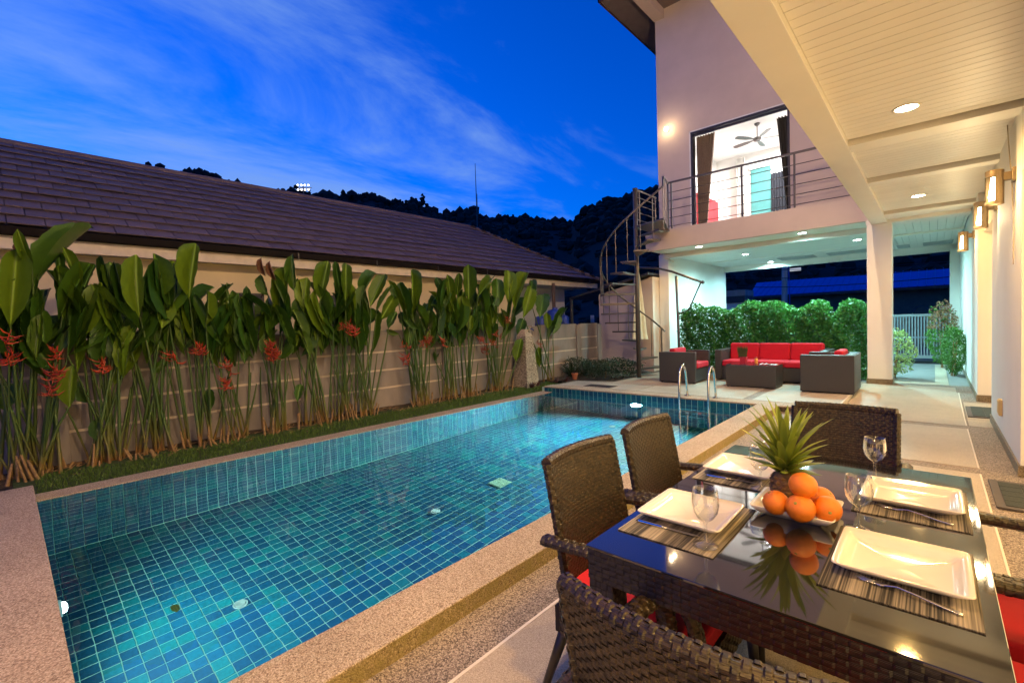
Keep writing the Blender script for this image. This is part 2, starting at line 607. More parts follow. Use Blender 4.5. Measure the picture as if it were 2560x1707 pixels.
Rx = Matrix.Rotation
ROT_F = Matrix()
ROT_L = Rx(PI / 2, 4, 'Y')           # faces +X
ROT_R = Rx(-PI / 2, 4, 'Y')          # faces -X
ROT_FAR = Rx(PI / 2, 4, 'X')         # faces -Y
ROT_NEAR = Rx(-PI / 2, 4, 'X')       # faces +Y
for i in range(39):
    for j in range(75):
        spot_add((PX0 + .05 + .1 * i, PY0 + .05 + .1 * j, ZF - .003), ROT_F)
for j in range(75):
    for k in range(15):
        z = -.169 - .1 * k
        if z - .05 < ZF - .002: continue
        spot_add((PX0 - .003, PY0 + .05 + .1 * j, z), ROT_L)
        spot_add((PX1 + .003, PY0 + .05 + .1 * j, z), ROT_R)
for i in range(39):
    for k in range(16):
        z = -.072 - .1 * k
        if z - .05 < ZF - .002: continue
        spot_add((PX0 + .05 + .1 * i, PY1 + .003, z), ROT_FAR)
        spot_add((PX0 + .05 + .1 * i, PY0 - .003, z), ROT_NEAR)
for i in range(2):
    spot_add((PX0 - .05 - .1 * i, PY1 + .003, -.072), ROT_FAR)


def in_view(p):
    d = p - CAM
    w = d.dot(FWD)
    if w < .1: return None
    x = d.dot(RIGHT) / w * F_PX + W_PX / 2; y = -d.dot(UP) / w * F_PX + H_PX / 2
    if not (0 < x < W_PX and 0 < y < H_PX): return None
    q = CAM + d * (HC / (HC - p.z))
    if p.z < -.08 and not (PX0 < q.x < PX1 and PY0 < q.y < PY1): return None
    return d.length


order = []
for s_ in spots:
    if s_[1] in (ROT_R, ROT_NEAR): continue
    dd = in_view(s_[0])
    if dd: order.append((dd * (1.0 if s_[1] is ROT_F else 1.25), id(s_)))
order.sort()
chosen = set(i for _, i in order[:300])
rest = MB()
tv = tile_mb()
for s_ in spots:
    c, rot, tn = s_
    if id(s_) in chosen:
        o = bpy.data.objects.new('pool_tile', TILE_ME[tn])
        col.objects.link(o); o.parent = basin
        o.matrix_basis = Matrix.Translation(c) @ rot
    else:
        mt = Matrix.Translation(c) @ rot
        rest.add([mt @ Vector(v) for v in tv.v], tv.f, tn)
tag(obj('pool_tile_field', rest, TILES, basin), kind='stuff')

# water
m, t, p = newmat('pool water')
p.inputs['Base Color'].default_value = (.86, 1, 1, 1)
p.inputs['Transmission Weight'].default_value = 1
p.inputs['Roughness'].default_value = 0
p.inputs['IOR'].default_value = 1.33
co = nd(t, 'ShaderNodeTexCoord')
mpn = nd(t, 'ShaderNodeMapping', {'Scale': (1.0, 2.2, 1.0)})
t.links.new(co.outputs['Object'], mpn.inputs[0])
nz = nd(t, 'ShaderNodeTexNoise', {'Scale': 3.2, 'Detail': 3, 'Roughness': .5})
t.links.new(mpn.outputs[0], nz.inputs['Vector'])
bn = nd(t, 'ShaderNodeBump', {'Strength': .012, 'Distance': .05})
t.links.new(nz.outputs[0], bn.inputs['Height']); t.links.new(bn.outputs[0], p.inputs['Normal'])
wmb = MB()
wmb.add([(PX0 - .004, PY0 - .004, ZW), (PX1 + .004, PY0 - .004, ZW), (PX1 + .004, PY1 + .004, ZW), (PX0 - .004, PY1 + .004, ZW)], [(0, 1, 2, 3)])
struct('pool_water', wmb, m)

# copings and decks
struct('pool_coping_lawn_side', MB().box(-6.13, PX0 - .151, PY0 - .02, PY1, -.40, -.122).box(-6.13, PX0 + .006, PY0 - .02, PY1, -.121, -.106), M['coping'], bev=.003)
cp = MB().box(PX1 - .004, -1.685, PY0, PY1 - .007, -.12, 0)
cp.m[3] = 1
struct('pool_coping_terrace_side', cp, [M['coping'], M['moss']], bev=.006)
struct('near_pool_deck', MB().box(-6.05, -1.685, -3.0, PY0 - .001, -.30, .0), M['deck'], bev=.006)
struct('far_pool_coping', MB().box(-6.08, -.996, PY1 - .006, 7.935, -.022, 0.0), M['coping'], bev=.005)

# dining terrace lies one low step below the pool coping and the lounge platform
ZT = -.09
base = MB()
base.box(-1.70, 1.6, -3, 8.3, -.40, ZT - .006)
terrace = struct('terrace_floor', base, M['band'])
rows = [(-3, -.83), (-.64, 2.266), (2.458, 4.296), (4.52, 5.557), (5.755, 7.61)]
for y0, y1 in rows:
    obj('floor_panel', MB().box(-1.402, .2885, y0, y1, ZT - .02, ZT), M['panel'], terrace)
for y0, y1 in rows:
    obj('joint_strip', MB().box(.289, .3005, y0, y1, ZT - .02, ZT + .0015), M['strip'], terrace)
obj('joint_strip', MB().box(-1.417, -1.4025, -3, 7.70, ZT - .02, ZT + .0015), M['strip'], terrace)
obj('floor_panel', MB().box(-.98, .2885, 7.805, 8.299, ZT - .02, ZT), M['panel'], terrace)
obj('joint_strip', MB().box(.289, .3005, 7.805, 8.299, ZT - .02, ZT + .0015), M['strip'], terrace)
obj('floor_panel', MB().box(.32, 1.3, 7.82, 8.299, ZT - .02, ZT - .001), M['panel'], terrace)

rp_ = MB()                                   # the walkway floor rises gently to the lounge level
def ramp_quad(x0, x1, y0, y1, dz, m_=0):
    def zz(y): return ZT + (y - 8.3) / 1.9 * -ZT + dz
    rp_.add([(x0, y0, zz(y0)), (x1, y0, zz(y0)), (x1, y1, zz(y1)), (x0, y1, zz(y1)), (x0, y0, -.4), (x1, y0, -.4), (x1, y1, -.4), (x0, y1, -.4)],
            [(0, 1, 2, 3), (0, 4, 5, 1), (1, 5, 6, 2), (2, 6, 7, 3), (3, 7, 4, 0)], m_)
ramp_quad(-.99, 1.6, 8.3, 10.2, -.006, 1)
ramp_quad(-.98, .2885, 8.302, 10.2, 0, 0)
ramp_quad(.289, .3005, 8.302, 10.2, .0012, 2)
ramp_quad(.32, 1.3, 8.302, 9.45, -.001, 0)
struct('walkway_floor', rp_, [M['panel'], M['band'], M['strip']])

poly = [(-6.05, 7.935), (-1.0, 7.935), (-1.0, 10.2), (1.6, 10.2), (1.6, 11.2), (-5.2, 11.2), (-5.2, 9.0), (-6.05, 8.76)]
base = MB().prism(poly, -.40, -.006)
base.box(-1.70, -1.0, 7.72, 7.934, -.40, -.024)
lounge = struct('lounge_deck', base, M['band'])
for k, (x0, x1, y0, y1) in enumerate([(-5.95, -4.16, 7.96, 8.72), (-5.12, -4.16, 8.74, 10.9), (-4.14, -2.29, 7.96, 9.4), (-4.14, -2.29, 9.42, 10.9),
                                       (-2.14, -1.02, 7.96, 9.4), (-2.14, -1.02, 9.42, 10.9), (-.985, .270, 10.205, 10.86)]):
    obj('floor_panel', MB().box(x0, x1, y0, y1, -.02, 0), M['panel'], lounge)
obj('joint_strip', MB().box(-1.018, -.996, 7.94, 10.2, -.42, .0015), M['strip'], lounge)

dr = MB().box(-5.2, .47, 11.2, 15.7, -.3, -.012)
drive = struct('driveway', dr, M['drive'])
obj('driveway_border', MB().box(-.95, .2, 11.22, 11.5, -.03, -.002), M['panel'], drive)
obj('driveway_border', MB().box(.02, .2, 11.52, 15.4, -.03, -.002), M['panel'], drive)
struct('road', MB().box(-60, 60, 16.6, 22, -.3, -.02), pm('asphalt', (.05, .05, .052), .9, var=.2, vs=8))

# lawn strip, planting bed
lw = MB().grid(lambda u, v: (-6.13 - u * .75, .0 + v * 8.9, -.125 + u * .06 + .012 * noise.noise(Vector((u * 4, v * 30, 0)))), 8, 60)
struct('lawn', lw, pm('turf', (.03, .055, .012), .95, var=.4, vs=30))
sb = MB().grid(lambda u, v: (-6.62 - u * .52, -1.0 + v * 14.0, -.11 + u * .06 + .03 * noise.noise(Vector((u * 5, v * 40, 3)))), 8, 90)
struct('planting_bed', sb, M['soil'])
far_bed = MB().grid(lambda u, v: (-7.05 + u * 1.95, 8.75 + v * 4.2, -.05 + .03 * noise.noise(Vector((u * 6, v * 9, 5)))), 14, 24)
struct('far_planting_bed', far_bed, M['soil'])
gr = MB()
rg = random.Random(3)
for _ in range(15000):
    y = rg.uniform(.15, 8.6); u = rg.random() ** .9
    x = -6.125 - u * (.56 + .1 * noise.noise(Vector((y * 1.7, 0, 0))))
    z = -.122 + (-(x + 6.13)) / .75 * .06
    a = rg.uniform(0, 2 * PI); h = rg.uniform(.02, .048); w = .004
    lx, ly = rg.uniform(-.02, .02), rg.uniform(-.02, .02)
    gr.add([(x - w * math.cos(a), y - w * math.sin(a), z), (x + w * math.cos(a), y + w * math.sin(a), z), (x + lx, y + ly, z + h)], [(0, 1, 2)])
tag(obj('lawn_grass', gr, leaf_mat('grass blade', (.045, .10, .012), (.10, .18, .022), .6, .25)),
    'short green lawn strip between the pool coping and the planting bed', 'grass', kind='stuff')

# ================================================================== THE VILLA
villa = thing('villa', 'white and plaster pink two storey villa with balcony, covered walkway and tall gable wall', 'house', (-2, 12, 0))


def vp(name, mb, mat, **kw): return obj(name, mb, mat, villa, **kw)


# upper storey front wall with the bedroom opening
WX0, WX1, WZ0, WZ1 = -4.57, -2.37, 3.485, 6.03
w = MB()
w.box(-5.45, WX0, 12.0, 12.2, 3.05, 9.4)
w.box(WX1, 3.0, 12.0, 12.2, 3.05, 9.4)
w.box(WX0, WX1, 12.0, 12.2, WZ1, 9.4)
w.box(WX0, WX1, 12.0, 12.2, 3.05, WZ0 - .005)
w.box(-5.45, -5.25, 12.2, 18, 3.05, 9.4)
vp('upper_wall', w, M['pink'])
# bedroom shell
r = MB()
r.box(-5.24, -5.2, 12.21, 15.8, 3.40, 6.35)
r.box(-1.6, -1.56, 12.21, 15.8, 3.40, 6.35)
r.box(-5.24, -1.56, 15.8, 15.84, 3.40, 6.35)
r.box(-5.24, -1.56, 12.21, 15.84, 6.35, 6.39)
r.box(-5.24, -1.56, 12.21, 15.84, 3.40, 3.44)
vp('bedroom_wall', r, M['bedroom'])
vp('bedroom_bed_head', MB().box(-5.18, -5.1, 13.9, 15.6, 3.45, 5.0), pm('red headboard', (.36, .02, .03), .7))
# inner glazed door at the back of the bedroom
idr = MB()
a, b2 = ony(1876, 425, 15.7), ony(1929, 515, 15.7)
idr.box(a.x, b2.x, 15.74, 15.78, 3.45, a.z)
vp('bedroom_inner_door', idr, pm('sea green glazing', (.05, .17, .17), .3))
idf = MB()
idf.box(b2.x, b2.x + .09, 15.68, 15.79, 3.45, a.z + .1)
idf.box(a.x - .03, b2.x, 15.68, 15.79, a.z + .005, a.z + .1)
vp('bedroom_door_frame', idf, M['bedroom'])
# window frame and sliding pane
fr = MB()
fr.box(WX0, WX1, 11.985, 12.19, WZ1 - .05, WZ1)
fr.box(WX0, WX1, 12.03, 12.07, WZ1 - .11, WZ1 - .06)
fr.box(WX0, WX0 + .045, 11.99, 12.18, WZ0, WZ1 - .051)
fr.box(WX1 - .045, WX1, 11.99, 12.18, WZ0, WZ1 - .051)
vp('window_frame', fr, M['dark'])
vp('window_trim', MB().box(WX0 - .035, WX0 - .001, 11.985, 12.0, WZ0, WZ1 + .03).box(WX0 - .035, WX1 + .035, 11.985, 12.0, WZ1 + .002, WZ1 + .032), M['white'])
vp('window_track', MB().box(WX0 + .046, WX1 - .046, 11.99, 12.18, WZ0 - .004, WZ0 + .012), M['dark'])

# lower left wall (white), balcony slab and lounge ceiling
vp('lower_wall', MB().box(-5.48, -5.22, 12.0, 16.6, -.05, 3.049), M['white'])
vp('boundary_wall', MB().box(-5.48, -4.6, 16.62, 16.8, -.05, 1.5), M['white'])
bal = MB()
bal.box(-5.30, -.906, 10.87, 12.0, 3.06, 3.48)
bal.box(-5.30, -.906, 10.87, 10.99, 3.02, 3.0595)
balc = vp('balcony', bal, M['pink'])
sof = vp('balcony_soffit', MB().box(-5.29, -.906, 10.995, 11.85, 3.04, 3.058), M['ceil'])
vp('lounge_beam', MB().box(-5.3, -.906, 11.86, 11.998, 2.93, 3.058), M['white'])
lc = vp('lounge_ceiling', MB().box(-5.22, -.56, 12.0, 16.6, 3.065, 3.3), M['dark'])
k = 0
y = 12.005
while y < 16.39:
    obj('ceiling_plank', MB().box(-5.22, -.905, y, min(y + .114, 16.39), 3.0, 3.064), M['ceil'], lc)
    y += .12
vp('ceiling_edge_beam', MB().box(-5.22, .46, 16.4, 16.6, 2.84, 3.3), M['white'])
vp('ceiling_cross_beam', MB().box(-5.22, -.92, 14.55, 14.75, 2.982, 2.999), M['white'])
vm = pm('vent grey', (.36, .38, .38), .6)
for x0, x1 in ((-3.4, -2.5), (-2.2, -1.0), (-.7, -.45), (-.2, .35)):
    v = vp('ceiling_vent', MB().box(x0, x1, 15.35, 16.0, 2.985, 2.999), vm)
    for q in range(6):
        obj('vent_slat', MB().box(x0 + .02, x1 - .02, 15.39 + q * .1, 15.44 + q * .1, 2.976, 2.9845), vm, v)

# covered walkway: main beam, boarded ceiling, cross beams, column
ZB, ZC = 2.936, 2.993                       # beam soffit, ceiling boards
vp('walkway_beam', MB().box(-.851, -.62, -3, 10.869, ZB, 3.60), M['ceil'], bev=.004)
wc = vp('walkway_ceiling', MB().box(-.619, 1.6, -3, 10.869, ZC + .018, 3.5), M['dark'])
cross = [(5.64, 5.87), (7.41, 7.61), (10.0, 10.22)]
y = -2.99
while y < 10.86:
    y1 = min(y + .099, 10.868)
    if not any(c0 - .1 < y < c1 for c0, c1 in cross):
        obj('ceiling_plank', MB().box(-.618, 1.55, y, y1, ZC, ZC + .017), M['ceil'], wc)
    y += .1035
for c0, c1 in cross:
    vp('walkway_cross_beam', MB().box(-.619, 1.58, c0 - .005, c1 + .005, ZB + .004, ZC + .017), M['ceil'], bev=.004)
vp('column', MB().box(-.92, -.56, 10.87, 11.23, .09, 2.935), M['white'], bev=.006)
vp('column_skirting', MB().box(-.932, -.548, 10.858, 11.242, -.004, .09), M['skirt'])
vp('column_head_beam', MB().box(-.935, .46, 10.8705, 11.21, 2.937, 3.3), M['ceil'])
wc2 = vp('driveway_ceiling', MB().box(-.558, .459, 11.24, 16.39, 3.07, 3.3), M['dark'])
x = -.9
while x < .45:
    obj('ceiling_plank', MB().box(x, min(x + .114, .459), 11.24, 16.39, 3.0, 3.064), M['ceil'], wc2)
    x += .12
vp('driveway_cross_beam', MB().box(-.9, .459, 13.2, 13.4, 2.96, 2.999), M['ceil'])

# house wall on the right, in two piers with door recesses between
WXA, WYA0, WYA1 = .534, 5.664, 8.28
vp('house_wall', MB().box(WXA, 1.25, WYA0, WYA1, 0, ZC + .005), M['white'], bev=.004)
vp('house_wall', MB().box(.475, 1.25, 9.6, 16.39, .06, 3.044), M['white'], bev=.004)
vp('lintel', MB().box(WXA + .003, 1.25, WYA1 + .001, 9.599, 2.43, ZC + .005), M['white'])
vp('lintel', MB().box(WXA + .003, 1.25, -3, WYA0 - .001, 2.43, ZC + .005), M['white'])
vp('recess_wall', MB().box(1.26, 1.4, -3, 10.7, -.09, ZC + .005), M['white'])
lit_pane = pm('curtained pane', (.7, .6, .42), .2)
lit_pane.node_tree.nodes['Principled BSDF'].inputs['Emission Color'].default_value = (1, .66, .27, 1)
lit_pane.node_tree.nodes['Principled BSDF'].inputs['Emission Strength'].default_value = 3.2   # the rooms behind are lit
for y0, y1 in ((8.35, 9.55), (2.2, 5.6), (-1.5, 2.15)):
    d = vp('glass_door', MB().box(1.2, 1.24, y0, y1, 2.30, 2.42).box(1.2, 1.24, y0, y0 + .06, -.08, 2.30).box(1.2, 1.24, y1 - .06, y1, -.08, 2.30).box(1.2, 1.24, (y0 + y1) / 2 - .03, (y0 + y1) / 2 + .03, -.08, 2.30), M['dark'])
    for s0, s1 in ((y0 + .06, (y0 + y1) / 2 - .03), ((y0 + y1) / 2 + .03, y1 - .06)):
        obj('door_pane', MB().box(1.215, 1.221, s0, s1, -.07, 2.30), lit_pane, d)
vp('skirting', MB().box(WXA - .012, 1.25, WYA0 - .012, WYA1 + .012, -.094, 0), M['skirt'])
vp('skirting', MB().box(.463, 1.25, 9.588, 16.39, -.05, .06), M['skirt'])
vp('rear_pier', MB().box(.30, .474, 15.95, 16.39, -.01, 2.838), M['white'])

# high roof overhang
dk = pm('brown soffit', (.17, .13, .115), .7, var=.1)
vp('roof_soffit', MB().box(-6.25, 3, 10.58, 18, 9.40, 9.6), dk)
vp('roof_beam', MB().box(-5.47, -5.2, 10.7, 11.995, 9.17, 9.399), M['pink'])
vp('roof_fascia', MB().box(-6.29, -6.251, 10.54, 18, 9.38, 9.66).box(-6.29, 3, 10.54, 10.579, 9.38, 9.66), pm('maroon fascia', (.07, .03, .03), .6))

# ------------------------------------------------------------------ bedroom furnishings seen through the opening


def curtain(name, label, x0t, x1t, x0b, x1b, y, z0, z1, folds, mat):
    mb = MB()
    def fn(u, v):
        x = (x0b + (x0t - x0b) * v) * (1 - u) + (x1b + (x1t - x1b) * v) * u
        return (x, y + .055 * math.sin(u * folds * 2 * PI) + .006 * math.sin(v * 9 + u * 14), z0 + (z1 - z0) * v)
    mb.grid(fn, folds * 8, 6)
    back = [(px, py + .006, pz) for px, py, pz in mb.v]
    n = len(mb.v); nf = len(mb.f)
    mb.v += back
    for i in range(nf):
        mb.f.append(tuple(n + q for q in reversed(mb.f[i]))); mb.m.append(0)
    return tag(obj(name, mb, mat, smooth=True), label, 'curtain')


curtain('curtain', 'taupe pleated curtain bunched at the left jamb of the upstairs opening', -4.52, -4.06, -4.51, -4.30, 12.26, 3.46, 5.97, 7, M['curtain'])
curtain('curtain', 'dark curtain gathered at the right jamb of the upstairs opening', -2.72, -2.46, -2.50, -2.42, 12.42, 3.46, 5.93, 4, pm('charcoal curtain', (.03, .026, .025), .9))
curtain('curtain', 'pale sheer curtain hanging by the inner glazed door upstairs', -4.55, -4.28, -4.5, -4.3, 15.55, 3.46, 6.2, 6, M['sheer'])
curtain('curtain', 'dark navy curtain beside the inner glazed door upstairs', -3.58, -3.0, -3.58, -3.0, 15.58, 3.46, 5.55, 8, pm('navy curtain', (.006, .007, .014), .9))

fan = thing('ceiling_fan', 'dark five bladed ceiling fan under the lit bedroom ceiling', 'fan', (-3.41, 13.5, 5.94))
fm = pm('gunmetal fan', (.12, .11, .11), .3, metal=.8)
obj('fan_rod', MB().tube([(-3.41, 13.5, 6.0), (-3.41, 13.5, 6.345)], .013), fm, fan)
obj('fan_canopy', MB().lathe([(.03, 0), (.065, .04), (.07, .07)], (-3.41, 13.5, 6.275), 16), fm, fan, smooth=True)
obj('fan_hub', MB().lathe([(.03, -.06), (.08, -.045), (.105, 0), (.09, .035), (.03, .06)], (-3.41, 13.5, 5.94), 20), fm, fan, smooth=True)
for q in range(5):
    an = rad(20 + 72 * q)
    mt = Matrix.Translation((-3.41, 13.5, 5.94)) @ Matrix.Rotation(an, 4, 'Z') @ Matrix.Rotation(rad(12), 4, 'X')
    bl = MB()
    prof = [(.09, .02), (.16, .03), (.3, .062), (.5, .07), (.62, .062), (.655, .035)]
    top = [mt @ Vector((x, yy, .004)) for x, yy in prof] + [mt @ Vector((x, -yy, .004)) for x, yy in reversed(prof)]
    bot = [mt @ Vector((x, yy, -.004)) for x, yy in prof] + [mt @ Vector((x, -yy, -.004)) for x, yy in reversed(prof)]
    n = len(top)
    bl.add(top + bot, [tuple(range(n - 1, -1, -1)), tuple(range(n, 2 * n))] + [(i, (i + 1) % n, n + (i + 1) % n, n + i) for i in range(n)])
    obj('fan_blade', bl, fm, fan)
light('bedroom_light', 'AREA', (-3.2, 14.4, 6.2), 380, (1, .97, .93), .6, target=(-3.2, 14.6, 0))
spk = thing('speaker_box', 'small black box standing at the foot of the left upstairs curtain', 'speaker', (-4.12, 12.3, 3.445))
obj('box', MB().box(-4.25, -3.98, 12.25, 12.4, 3.445, 3.62), M['dark'], spk, bev=.005)
obj('grille', MB().box(-4.23, -4.0, 12.243, 12.249, 3.46, 3.605), M['black'], spk)

# ------------------------------------------------------------------ lamps of the villa
WARM = (1.0, .57, .16)
COOL = (.45, .97, 1.0)
M['lampwarm'] = emit('lit warm diffuser', (1, .85, .55), 40)
M['lampcool'] = emit('lit cool diffuser', (.9, 1, 1), 40)


def downlight(x, y, z, cool, e, label, r=.075):
    t = thing('downlight', label, 'ceiling light', (x, y, z), group='recessed ceiling lights of the villa')
    rim = MB().lathe([(r, -.004), (r + .018, -.006), (r + .02, 0.0), (r, .0)], (x, y, z), 24, cap=False)
    obj('rim', rim, M['white'], t, smooth=True)
    obj('diffuser', MB().lathe([(.0, -.003), (r, -.003)], (x, y, z), 24, cap=False), M['lampcool' if cool else 'lampwarm'], t)
    light('downlight_lamp', 'SPOT', (x, y, z - .03), e, COOL if cool else WARM, .06, target=(x, y, 0), spot=rad(172), parent=t, blend=.7)


downlight(-.167, 5.11, ZC - .0005, False, 250, 'nearest of the warm round ceiling lights above the walkway, beside the first cross beam')
downlight(-.167, 9.06, ZC - .0005, False, 150, 'far warm round ceiling light above the walkway, near the column')
downlight(-.167, 1.15, ZC - .0005, False, 150, 'warm round ceiling light of the walkway above the dining table')
downlight(-.167, -1.9, ZC - .0005, False, 230, 'warm round ceiling light of the walkway behind the dining table')
downlight(-4.18, 11.38, 3.0395, False, 110, 'left one of the two ceiling lights under the front edge of the balcony')
downlight(-2.05, 11.42, 3.0395, True, 600, 'right one of the two ceiling lights under the front edge of the balcony')
downlight(-3.75, 13.55, 2.9995, True, 560, 'nearer cool ceiling light behind the hedge, above the driveway')
downlight(-3.75, 16.15, 2.9995, True, 420, 'farther cool ceiling light behind the hedge, above the driveway')
downlight(-1.3, 13.3, 2.9995, True, 600, 'cool ceiling light of the driveway half hidden by the white column')

bronze = pm('bronze lamp body', (.25, .18, .10), .4, metal=.6)
M['sconceglow'] = emit('lit sconce window', (1, .86, .6), 16)


def sconce(y, xw, label):
    z = 2.40
    t = thing('wall_lamp', label, 'wall lamp', (xw, y, z), group='cylinder wall lamps on the house wall')
    cx = xw - .13
    obj('mount_plate', MB().box(xw - .025, xw + .0, y - .055, y + .055, z + .03, z + .15), bronze, t, bev=.004)
    obj('arm', MB().box(xw - .09, xw - .025, y - .03, y + .03, z + .05, z + .12), bronze, t, bev=.004)
    cyl = MB()
    n = 24
    # cylinder open on the side that faces the terrace
    for zz0, zz1, full in ((.10, .15, True), (-.12, .10, False), (-.15, -.12, True)):
        for q in range(n):
            a0, a1 = 2 * PI * q / n, 2 * PI * (q + 1) / n
            mid = (a0 + a1) / 2
            if not full and abs(((mid - PI - .6 + PI) % (2 * PI)) - PI) < .9: continue
            for rr, flip in ((.062, False), (.056, True)):
                p4 = [(cx + rr * math.cos(a0), y + rr * math.sin(a0), z + zz0), (cx + rr * math.cos(a1), y + rr * math.sin(a1), z + zz0),
                      (cx + rr * math.cos(a1), y + rr * math.sin(a1), z + zz1), (cx + rr * math.cos(a0), y + rr * math.sin(a0), z + zz1)]
                cyl.add(p4, [(3, 2, 1, 0) if flip else (0, 1, 2, 3)])
    cyl.lathe([(.0, .148), (.06, .148)], (cx, y, z), n, cap=False)
    obj('lamp_housing', cyl, bronze, t)
    obj('lamp_tube', MB().lathe([(.0, -.13), (.03, -.12), (.034, -.08), (.022, .02), (.018, .09), (0, .095)], (cx - .006, y - .012, z), 14), M['sconceglow'], t, smooth=True)
    light('wall_lamp_light', 'POINT', (cx - .10, y - .07, z - .05), 10, (1, .74, .38), .05, parent=t)


sconce(6.07, WXA, 'nearest and largest cylinder wall lamp, hung by the loose cable on the house wall')
sconce(7.69, WXA, 'middle cylinder wall lamp on the house wall')
sconce(10.35, .475, 'farthest cylinder wall lamp, past the door recess')

GLOBE = emit('lit flood globe', (1, .8, .45), 30)


def flood_lamp(x, y, z, nx, ny, e, label, soft=.05):
    """small globe lamp on a wall whose outward normal is (nx, ny)"""
    fl = thing('flood_lamp', label, 'wall lamp', (x, y, z))
    c = Vector((x + nx * .13, y + ny * .13, z))
    b_ = MB().tube([(x + nx * .001, y + ny * .001, z), (x + nx * .05, y + ny * .05, z)], .022, 12)
    obj('lamp_bracket', b_, M['dark'], fl)
    obj('lamp_globe', MB().lathe([(0, -.055), (.036, -.044), (.055, 0), (.036, .044), (0, .055)], c, 16), GLOBE, fl, smooth=True)
    light('flood_light', 'POINT', c + Vector((nx, ny, 0)) * .22, e, (1, .70, .40), soft, parent=fl)


sp = ony(1668, 325, 11.93)
flood_lamp(sp.x, 12.0, sp.z, 0, -1, 7, 'small glowing round flood lamp high on the gable wall')
# unseen upper wall with two added flood lamps, warming the neighbour's roof and wall
vp('upper_side_wall', MB().box(-.70, -.5, -3, 11.99, 3.601, 9.39), M['pink'])
flood_lamp(-.70, 1.2, 5.3, -1, 0, 560, 'nearer added, unseen round flood lamp on the upper wall above the walkway, over the pool')
flood_lamp(-.70, 6.2, 5.3, -1, 0, 500, 'farther added, unseen round flood lamp on the upper wall above the walkway, over the pool')

cb = thing('hanging_cable', 'loose pale cable dangling from the ceiling past the nearest wall lamp', 'cable', (.5, 6.3, 2.99))
obj('cable', MB().tube([(.50, 6.3, 2.993), (.505, 6.28, 2.86), (.51, 6.2, 2.64), (.515, 6.15, 2.53), (.52, 6.1, 2.26), (.524, 6.07, 2.0), (.522, 6.05, 1.78), (.518, 6.02, 1.70)],
                       [.005, .005, .005, .005, .005, .005, .005, .004], 6), pm('cream cable', (.5, .42, .3), .6), cb)
ou = thing('wall_socket', 'small weatherproof socket low on the house wall pier', 'socket', (.53, 7.05, .2))
obj('socket_box', MB().box(.505, .5335, 7.0, 7.11, .19, .36), pm('yellowed plastic', (.6, .46, .2), .5), ou, bev=.004)
obj('socket_cover', MB().box(.497, .5045, 7.01, 7.10, .22, .35), pm('yellowed cover', (.66, .52, .25), .4), ou)
cc = thing('security_camera', 'little white security camera under the lounge beam by the white wall', 'camera', (-5.15, 12.02, 2.86))
obj('camera_mount', MB().tube([(-5.219, 12.1, 2.9), (-5.16, 12.08, 2.9)], .02), M['white'], cc)
obj('camera_body', MB().tube([(-5.16, 12.14, 2.87), (-5.1, 12.02, 2.84)], .028, 10), M['white'], cc)

# ------------------------------------------------------------------ balcony railing
rl = thing('balcony_railing', 'brown steel balcony railing with five thin horizontal bars', 'railing', (-2.9, 10.95, 3.48))
obj('top_rail', MB().box(-4.78, -.91, 10.93, 10.98, 4.575, 4.615), M['metal'], rl, bev=.005)
for zz in (3.56, 3.76, 3.96, 4.16, 4.36):
    obj('bar', MB().tube([(-4.74, 10.955, zz), (-.91, 10.955, zz)], .009, 6), M['metal'], rl)
for xx in (-4.74, -4.66, -4.09, -3.08, -2.09, -1.1):
    obj('post', MB().box(xx - .018, xx + .018, 10.945, 10.965, 3.48, 4.575), M['metal'], rl)

# ------------------------------------------------------------------ spiral staircase
SX, SY = -5.02, 9.82
ss = thing('spiral_staircase', 'brown grey steel spiral staircase winding up to the balcony', 'staircase', (SX, SY, 0))
stm = M['metal']
obj('centre_pole', MB().tube([(SX, SY, 0), (SX, SY, 4.29)], .05, 16), stm, ss, smooth=True)
obj('pole_cap', MB().lathe([(.058, 0), (.058, .02), (0, .035)], (SX, SY, 4.29), 16), stm, ss)
NT = 15
RS = .84
START, SWEEP = rad(76), rad(265)
ZS = 3.45 / (NT + 1)
def sa(i): return START + i * SWEEP / (NT - 1)
hp = []
for i in range(NT):
    zt = ZS * (i + 1)
    a0, a1 = sa(i) - rad(10), sa(i) + rad(12)
    tr = MB()
    pts = [(SX + .045 * math.cos(a0), SY + .045 * math.sin(a0)), (SX + RS * math.cos(a0), SY + RS * math.sin(a0)),
           (SX + RS * math.cos((a0 + a1) / 2), SY + RS * math.sin((a0 + a1) / 2)), (SX + RS * math.cos(a1), SY + RS * math.sin(a1)), (SX + .045 * math.cos(a1), SY + .045 * math.sin(a1))]
    tr.prism(pts, zt - .035, zt)
    obj('tread', tr, stm, ss)
    am = sa(i)
    bx, by = SX + (RS - .02) * math.cos(am), SY + (RS - .02) * math.sin(am)
    obj('baluster', MB().tube([(bx, by, zt - .04 if i else 0), (bx, by, zt + .9)], .010 if i else .018, 6), stm, ss)
for q in range(61):
    f_ = q / 60 * (NT - .6) - .4
    am = sa(f_)
    hp.append((SX + (RS - .02) * math.cos(am), SY + (RS - .02) * math.sin(am), ZS * (f_ + 1) + .905))
ex, ey = hp[-1][0], hp[-1][1]
hp += [(ex + (-4.74 - ex) * .12, ey + (10.94 - ey) * .12, 4.38), (-4.74 + (ex + 4.74) * .4, 10.94 + (ey - 10.94) * .4, 4.5), (-4.74, 10.94, 4.59)]
obj('handrail', MB().tube(hp, .021, 8), stm, ss, smooth=True)
for f_ in (.35, .7):
    bx, by = ex + (-4.74 - ex) * f_, ey + (10.94 - ey) * f_
    obj('baluster', MB().tube([(bx, by, 3.43), (bx, by, 4.36 + .2 * f_)], .010, 6), stm, ss)
